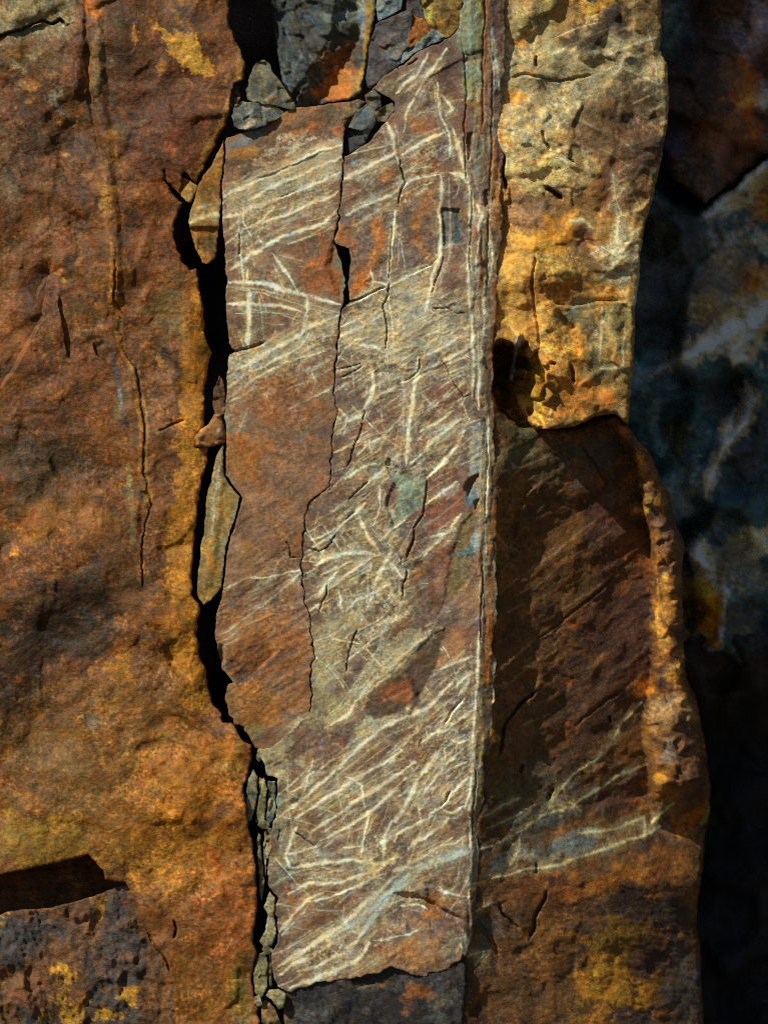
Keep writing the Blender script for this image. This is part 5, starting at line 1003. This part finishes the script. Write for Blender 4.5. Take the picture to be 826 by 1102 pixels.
# ------------------------------------------------------------------ shaded rock behind, on the right
def build_background():
    poly = [(560, 150), (700, 172), (708, 182), (728, 200), (756, 226), (790, 200), (826, 170), (900, 130), (1500, 60), (1500, 700), (900, 690), (840, 722), (815, 708), (795, 716), (778, 698), (762, 704), (745, 690), (690, 700), (560, 700)]
    g = Grid(poly, 2.2, 10, 2.0, gain=3.3)
    X, Y = g.X, g.Y
    g.H += -300 + 20 * fbm(X, Y, 120, 3, 505) + 60 * facet(g.WX, g.WY, 95, 506, 1.6) + 18 * facet(g.WX, g.WY, 38, 507, 1.6)
    g.dent([(774, 395), (800, 405), (806, 425), (800, 445), (782, 462), (768, 455)], 60, 12); g.dent([(735, 560), (748, 566), (745, 585), (736, 590)], 40, 5); g.hump(790, 640, 50, 60, 40); g.dent([(735, 600), (750, 610), (770, 616), (776, 640), (770, 690), (735, 700)], 30, 6, (-.9, 0)); g.hump(815, 520, 30, 40, -60); g.hump(830, 600, 40, 30, 20)
    g.base((38, 56, 58))
    for a in ((700, 300, 30, 80, (56, 62, 70), .7), (715, 400, 40, 26, (70, 92, 100), .8), (740, 360, 30, 40, (48, 50, 56), .7), (780, 300, 40, 50, (92, 84, 74), .8), (815, 300, 20, 14, (140, 96, 50), .7), (760, 335, 16, 14, (110, 92, 60), .6), (812, 260, 20, 12, (120, 122, 112), .6), (820, 215, 18, 26, (120, 84, 46), .8), (775, 235, 16, 30, (84, 92, 98), .6), (735, 250, 20, 50, (40, 42, 48), .7), (710, 470, 8, 30, (96, 120, 122), .7), (735, 530, 22, 28, (92, 112, 114), .85), (730, 470, 10, 20, (90, 84, 48), .5), (752, 590, 10, 34, (120, 130, 122), .8, -20), (790, 600, 28, 34, (96, 86, 70), .7), (820, 580, 16, 16, (170, 164, 128), .7), (806, 600, 14, 8, (150, 146, 116), .6, -50), (762, 655, 14, 36, (178, 112, 30), .9), (740, 655, 12, 36, (92, 66, 36), .8), (776, 650, 4, 50, (120, 136, 128), .8), (800, 670, 24, 24, (70, 72, 70), .7), (812, 694, 20, 12, (124, 118, 80), .6), (800, 480, 26, 40, (40, 36, 40), .8), (780, 430, 26, 26, (40, 36, 36), .8)): g.blob(*a, 0, .4) if len(a) == 6 else g.blob(*a)
    for pts, w in (([(700, 405), (725, 388), (760, 370), (790, 355), (826, 330), (860, 312)], (6, 22)), ([(760, 230), (790, 205), (826, 165), (850, 140)], (14, 20)), ([(765, 222), (800, 195), (822, 180)], 7), ([(790, 390), (800, 365), (812, 345)], 16), ([(802, 410), (808, 430), (800, 455), (775, 480)], 6), ([(745, 580), (752, 600), (764, 618), (770, 622)], 8), ([(790, 440), (770, 500), (758, 540)], 4)): g.vein(pts, w, (190, 206, 196), .95, 4, True)
    solidify(g, poly, 'rock_mass', 'shaded blue grey folded rock mass with pale veins behind the right edge', 'rock', M_SLATE, 260, (12, 16), 'shaded rock behind')
    poly = [(560, TOP), (1500, TOP), (1500, 56), (900, 124), (826, 164), (790, 192), (757, 220), (733, 198), (712, 178), (700, 166), (560, 140)]
    g = Grid(poly, 2.4, 11, 2.0, gain=3.2)
    g.H += -285 + 20 * fbm(g.X, g.Y, 130, 3, 515) + 60 * facet(g.WX, g.WY, 100, 516, 1.6) + 16 * facet(g.WX, g.WY, 40, 517, 1.6)
    g.base((62, 48, 44)); g.mix(.7 * sstep(0, .4, g.N2), (44, 38, 40))
    for a in ((805, 100, 18, 40, (150, 88, 40), .85), (790, 80, 20, 16, (120, 74, 40), .7), (780, 150, 30, 30, (92, 56, 40), .7), (725, 30, 18, 30, (76, 98, 100), .8), (815, 30, 24, 30, (104, 98, 104), .8), (760, 60, 30, 50, (42, 36, 38), .7), (822, 110, 6, 24, (110, 116, 110), .7), (720, 150, 14, 30, (44, 44, 54), .8)): g.blob(*a)
    solidify(g, poly, 'rock_mass', 'shaded dark brown rock with an orange stain at the upper right corner', 'rock', M_SLATE, 260, (12, 16), 'shaded rock behind')
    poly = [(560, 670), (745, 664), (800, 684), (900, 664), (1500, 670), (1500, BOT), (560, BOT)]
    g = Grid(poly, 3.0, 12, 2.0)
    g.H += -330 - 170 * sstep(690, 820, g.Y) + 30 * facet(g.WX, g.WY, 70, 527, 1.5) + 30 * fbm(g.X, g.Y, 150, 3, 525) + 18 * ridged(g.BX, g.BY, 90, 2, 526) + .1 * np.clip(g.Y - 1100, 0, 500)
    g.base((36, 37, 40)); g.mix(.6 * sstep(0, .4, g.N2), (27, 27, 31)); g.mix(.6 * sstep(790, 700, g.Y + 60 * g.N2), (74, 76, 74))  # near-black base, paler at the top: the recess's deep shade put into colour
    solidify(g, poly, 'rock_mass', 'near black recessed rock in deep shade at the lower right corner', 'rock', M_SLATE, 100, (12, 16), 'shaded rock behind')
build_background()

# ------------------------------------------------------------------ the recess at the top, and the pieces round it
def build_recess():
    poly = [(286, TOP), (404, TOP), (404, 0), (402, 24), (396, 52), (391, 82), (388, 100), (376, 107), (356, 109), (338, 114), (320, 122), (306, 122), (303, 90), (300, 66), (296, 36), (291, 0)]
    g = Grid(poly, 1.35, 13)
    X, Y = g.X, g.Y
    g.H += -44
    rough_rock(g, 5, 4.0, 1.0, 15)
    u, v = rot(g.WX, g.WY, 62); g.H += 4.5 * ridged(u / 2.4, v, 17, 3, 75) + 3 * facet(g.WX, g.WY, 17, 76, 1.4)
    # a rough blue bulge, a crease, and a brown facet that rises to the right and faces the sun
    cr = np.interp(Y, [-600, -20, 40, 80, 113], [400, 396, 387, 362, 336])
    dc = X - cr
    g.H += np.where(dc > 0, np.minimum(.75 * dc, 26), np.where(dc > -34, -.62 * dc, 21 - .2 * (-dc - 34))) - 14
    g.H += 8 * sstep(384, 392, X) * sstep(40, 0, Y)
    g.base((60, 70, 66)); g.mix(.75 * sstep(-.1, .35, fbm(g.BX, g.BY, 18, 4, 320)), (44, 50, 48))
    g.mix(.75 * sstep(.05, .4, fbm(u / 2.5, v, 9, 4, 330)), (112, 126, 116))
    for a in ((325, 30, 14, 30, (58, 54, 44), .7), (365, 40, 14, 34, (64, 66, 52), .8), (340, 60, 10, 16, (70, 56, 34), .8), (372, 70, 18, 22, (128, 78, 44), .85), (365, 95, 24, 12, (176, 108, 44), .9, -20), (350, 100, 12, 8, (160, 96, 40), .8), (386, 18, 9, 24, (142, 156, 150), .85), (370, 18, 14, 6, (120, 136, 130), .7), (384, 92, 8, 8, (128, 124, 88), .8)): g.blob(*a)
    g.stroke([(398, -40), (397, 20), (393, 60), (389, 98)], 8, (158, 124, 52), .9)
    solidify(g, poly, 'rock_block', 'rough blue green rock with an orange facet inside the recess at the top', 'rock', M_SLATE, 200, (3, 4), 'pieces round the recess')
    def piece(poly, name, label, c, mat=M_SLATE, h=0, tilt=(0, 0), c2=None, sp=1.15, depth=60, edge=(.8, .7), blobs=(), ch=2.6, veins=(), group=None, seed=0, fat=True):
        p = np.array(poly, float); cx, cy = p.mean(0)
        poly = [(x + 2.0 * (x - cx) / (math.hypot(x - cx, y - cy) + 1e-6), y + 2.0 * (y - cy) / (math.hypot(x - cx, y - cy) + 1e-6)) for x, y in poly] if fat else poly
        g = Grid(poly, sp, 20 + seed)
        g.H += h + tilt[0] * (g.X - cx) + tilt[1] * (g.Y - cy)
        rough_rock(g, 1.2, ch, .5, 30 + seed)
        g.H += 2.2 * facet(g.X, g.Y, 13, 300 + seed, 1.5)
        g.base(tuple(.9 * k for k in c))
        if c2: g.mix(.8 * sstep(-.05, .35, fbm(g.BX, g.BY, 14, 4, 340 + seed)), c2)
        for a in blobs: g.blob(*a)
        for pts, w, vc in veins: g.vein(pts, w, vc, .8, .6, False)
        return solidify(g, poly, name, label, 'rock', mat, depth, edge, group)
    G = 'pieces round the recess'
    piece([(405, 27), (420, 20), (436, 13), (442, 15), (441, 34), (439, 48), (428, 61), (424, 71), (408, 85), (399, 94), (396, 92), (395, 78), (399, 52)], 'rock_block', 'dark charcoal rock block beside the black crack at the top of the pillar', (86, 82, 80), M_SLATE, -3, (.12, .02), (64, 60, 60), blobs=((436, 40, 4, 16, (112, 112, 104), .6), (432, 55, 10, 8, (120, 124, 112), .6)), depth=150, group=G, seed=1, ch=1.8)
    piece([(406, 5), (412, -30), (432, -40), (431, 8), (416, 16), (407, 21)], 'rock_block', 'smooth pale blue grey stone above the dark charcoal block', (128, 142, 136), M_SLATE, -8, (.1, .1), (104, 116, 110), depth=120, group=G, seed=2)
    piece([(439, -60), (453, -60), (452, 0), (457, 19), (446, 17), (438, 11)], 'rock_block', 'narrow dark purple rock strip at the top edge above the orange chip', (78, 66, 64), M_DARK, -8, (0, 0), depth=120, group=G, seed=3)
    piece([(445, 19), (456, 22), (463, 31), (452, 42), (441, 49), (440.5, 38), (443, 28)], 'rock_chip', 'bright orange rock chip between the charcoal block and blue grey band', (176, 106, 44), M_CRUST, -4, (-.1, .1), (140, 84, 40), depth=70, group=G, seed=4)
    piece([(454, TOP), (497, TOP), (497, 0), (492, 29), (482, 40), (466, 30), (458, 19), (454, 0)], 'rock_block', 'mossy yellow brown rock block at the top of the pillar', (128, 104, 52), M_CRUST, -6, (.05, 0), (92, 76, 44), blobs=((458, 14, 8, 18, (160, 146, 76), .8), (480, 20, 14, 14, (120, 84, 34), .7), (486, 5, 10, 10, (90, 76, 44), .7)), depth=140, group=G, seed=5, ch=2)
    piece([(441, 51), (452, 44), (464, 32.5), (481, 41.5), (465, 47), (446, 56), (436, 65), (427, 71), (430, 62)], 'rock_band', 'blue grey slate band slanting across the top of the pillar', (116, 134, 134), M_SLATE, -1, (0, .08), (134, 138, 116), depth=90, group=G, seed=6)
    piece([(277, 68), (285, 66), (290, 72), (292, 80), (305, 95), (315, 110), (317, 118), (300, 113.5), (285, 110), (268, 106), (267, 95), (270, 82)], 'rock_shard', 'tall grey pointed shard at the mouth of the recess', (108, 106, 88), M_SLATE, -4, (-.08, .1), (88, 92, 82), blobs=((306, 106, 8, 8, (140, 126, 76), .7), (285, 108, 14, 3, (150, 110, 70), .6)), depth=90, group=G, seed=7)
    piece([(254, 113), (262, 110.5), (280, 112), (297, 117), (303, 121), (296, 128), (282, 134), (268, 138), (254, 136), (251, 125)], 'rock_chip', 'flat blue grey chip wedged under the grey pointed shard', (110, 114, 104), M_SLATE, 0, (-.05, .05), (94, 98, 90), blobs=((290, 122, 10, 5, (150, 142, 104), .7), (272, 135, 16, 2, (158, 152, 128), .7)), depth=70, group=G, seed=8)
    piece([(251, 96), (256, 93), (257, 106), (253, 112), (248, 120), (249, 106)], 'rock_chip', 'tiny brown chip in the crevice left of the grey shard', (112, 92, 62), M_CRUST, -6, (0, 0), (70, 58, 44), depth=50, group=G, seed=9)
    piece([(373.5, 141), (382, 139), (389, 142), (391, 153), (380, 160), (373, 164)], 'rock_chip', 'small near black angular chip at the head of the middle crack', (56, 60, 58), M_SLATE, -5, (.5, .1), depth=60, group=G, seed=10)
    piece([(376, 137), (385, 121), (394, 113), (403, 121), (404, 130), (396, 144), (393, 150), (390, 140), (382, 137.5)], 'rock_chip', 'grey blue chip leaning above the near black angular chip', (110, 120, 112), M_SLATE, -2, (-.1, 0), (90, 98, 92), depth=60, group=G, seed=11)
    piece([(394, 104), (401, 98), (408, 104), (409, 114), (403, 118), (396, 111)], 'rock_chip', 'little purple grey chip just above the grey blue leaning chip', (112, 98, 88), M_VEIN, -2, (0, 0), (92, 84, 78), depth=50, group=G, seed=12)
    piece([(406, 121), (414, 116), (420, 112), (423, 119), (414, 129), (408, 130)], 'rock_chip', 'small tan chip at the right of the leaning chips', (124, 108, 84), M_VEIN, -2, (0, 0), (100, 98, 84), depth=50, group=G, seed=13)
    piece([(369, 129), (375, 114), (384, 108), (391, 110), (384, 119), (377, 131), (371, 138)], 'rock_chip', 'rounded brown chip below the orange facet of the recess', (122, 96, 72), M_VEIN, -3, (0, 0), (98, 92, 78), depth=50, group=G, seed=14)
    # things caught in the crevice
    C = 'stones caught in the crevice'
    piece([(198, 192), (205, 196), (211, 201), (207, 210), (204, 217), (199, 213), (194.5, 208), (196, 200)], 'rock_chip', 'small golden chip caught where the crevice forks', (170, 134, 70), M_CRUST, -4, (.1, .1), (132, 92, 48), depth=22, group=C, seed=15)
    piece([(211, 470), (217, 463), (226, 458), (230, 449), (237, 447), (240, 458), (241.5, 467), (240, 475), (226, 480), (213, 479)], 'stone', 'pinkish tan stone wedged in the middle of the crevice', (176, 122, 82), M_VEIN, 3, (-.12, -.1), (156, 98, 58), blobs=((237, 467, 3, 3, (206, 180, 160), .7),), depth=34, edge=(3.5, 5), group=C, seed=16, ch=2.4)
    piece([(231, 421), (236, 406), (239, 410), (241, 420), (242, 440), (238, 449), (232, 446), (230, 434)], 'rock_sliver', 'small upright brown sliver just above the pinkish tan stone', (120, 84, 58), M_CRUST, -7, (.1, 0), (92, 66, 46), depth=34, group=C, seed=17)
    F = 'crumbled flakes at the foot of the crevice'
    fl = (([(268, 838), (274, 828), (278, 838), (277, 856), (274, 870), (270, 884), (264, 884), (265, 862)], 'flake', 'pale grey upright flake at the top left of the crumbled seam', (148, 140, 116), (110, 102, 84), -3),
          ([(279.5, 836), (286, 840), (286.5, 860), (284, 884), (275, 886), (276, 870), (279, 856)], 'flake', 'tan upright flake in the middle of the crumbled seam top', (132, 122, 92), (96, 88, 68), -5),
          ([(289, 840), (297, 841), (296.5, 860), (295, 882), (289, 890), (286.5, 880), (288.5, 860)], 'flake', 'dark blue grey flake right of the tan upright flake', (86, 96, 96), (118, 112, 80), -2),
          ([(277, 896), (280, 900), (282.5, 930), (284, 958), (281, 970), (279, 950), (277.5, 925)], 'flake', 'hair thin pale flake standing in the black lower crevice', (134, 122, 96), (98, 84, 66), -9),
          ([(284, 892), (287, 897), (287, 925), (285.5, 945), (284.2, 920)], 'flake', 'thin grey flake at the right wall of the lower crevice', (136, 132, 112), (100, 94, 76), -6),
          ([(290, 959), (296, 967), (294, 985), (298.5, 1001), (296, 1010), (292, 1017), (284, 1020), (279.5, 1013), (286, 1001), (288.5, 985), (284, 976)], 'flake', 'pale cream flake at the bottom end of the black lower crevice', (164, 152, 122), (124, 114, 88), -1),
          ([(277, 1026), (284, 1022.5), (289, 1038), (288, 1062), (282, 1074), (275, 1070), (273, 1050)], 'flake', 'greenish grey flake below the pale cream flake', (134, 126, 92), (106, 104, 84), -2),
          ([(290, 1026), (294, 1034), (293, 1050), (294, 1060), (290.5, 1062), (290, 1044)], 'flake', 'narrow brown flake beside the greenish grey flake', (122, 112, 84), (92, 82, 62), -4),
          ([(290, 1065), (300, 1063.5), (308, 1070), (306, 1084), (299, 1086), (293, 1078), (286, 1072)], 'flake', 'cream grey flake under the lower left corner of the pillar', (162, 150, 116), (126, 118, 92), -1),
          ([(281, 1080), (286, 1076), (294, 1084), (301, 1098), (304, 1130), (300, 1180), (283, 1180), (282, 1110)], 'flake', 'brown flake at the bottom edge below the crumbled seam', (142, 112, 76), (104, 84, 60), -6))
    for i, (p, n, l, c, c2, h) in enumerate(fl):
        piece(p, 'rock_' + n, l, c, M_VEIN, h, (0, 0), c2, 1.0, 60, (.9, 1.0), (), 2.4, (), F, 20 + i, False)
    spots = ((281, 812, 6, 9), (284, 848, 4, 14), (293, 868, 5, 16), (284, 888, 7, 6), (291, 898, 6, 9), (289, 914, 4, 12), (288, 1022, 7, 6), (284, 1052, 6, 12), (277, 1078, 6, 7))
    order = ('topmost', 'second', 'third', 'fourth', 'fifth', 'sixth', 'seventh', 'eighth', 'lowest')
    rc = np.random.default_rng(77)
    for i, (x, y, w, h) in enumerate(spots):
        n = 7; ph = rc.random() * 6
        p = [(x + w * (.6 + .5 * rc.random()) * math.cos(ph + 2 * math.pi * q / n), y + h * (.6 + .5 * rc.random()) * math.sin(ph + 2 * math.pi * q / n)) for q in range(n)]
        f = .85 + .3 * rc.random()
        piece(p, 'rock_crumb', 'small pale rock crumb, %s of nine going down the crumbled seam' % order[i], tuple(v * f for v in (150, 138, 108)), M_VEIN, 0 - 4 * rc.random(), (.3 * rc.normal(), .2 * rc.normal()), (112, 104, 82), 1.0, 40, (.8, .8), (), 2.6, (), 'pale crumbs in the crumbled seam', 40 + i, False)
    # slate below the pillar
    poly = [(304, 1062), (330, 1056), (350, 1050), (405, 1042), (420, 1034), (440, 1040), (460, 1043), (480, 1036), (491, 1028), (502, 1040), (499, 1100), (497, BOT), (303, BOT), (302, 1180), (305, 1100)]
    g = Grid(poly, 1.3, 60)
    X, Y = g.X, g.Y
    g.H += -2 - .14 * np.clip(Y - 1050, 0, 60) - .05 * (Y - 1050)
    rough_rock(g, 3, 1.6, .6, 40); u, v = rot(g.WX, g.WY, 62); g.H += 2.4 * ridged(u / 3, v, 13, 3, 95)
    g.step([(440, 1075), (425, 1066), (400, 1060), (380, 1066)], 4, 40)
    g.base((52, 50, 47)); g.mix(.7 * sstep(-.05, .4, g.N2), (50, 50, 52))
    for a in ((400, 1060, 40, 6, (88, 78, 66), .7), (455, 1072, 14, 12, (150, 92, 46), .7), (412, 1060, 6, 4, (150, 96, 52), .7), (475, 1080, 16, 20, (96, 96, 84), .7), (330, 1090, 20, 20, (78, 78, 72), .7), (308, 1090, 5, 20, (110, 96, 66), .7), (470, 1062, 10, 8, (70, 66, 76), .7)): g.blob(*a)
    solidify(g, poly, 'rock_block', 'dark slate block tucked under the foot of the pillar', 'rock', M_SLATE, 180, (3, 4), 'rock blocks of the pillar')
build_recess()
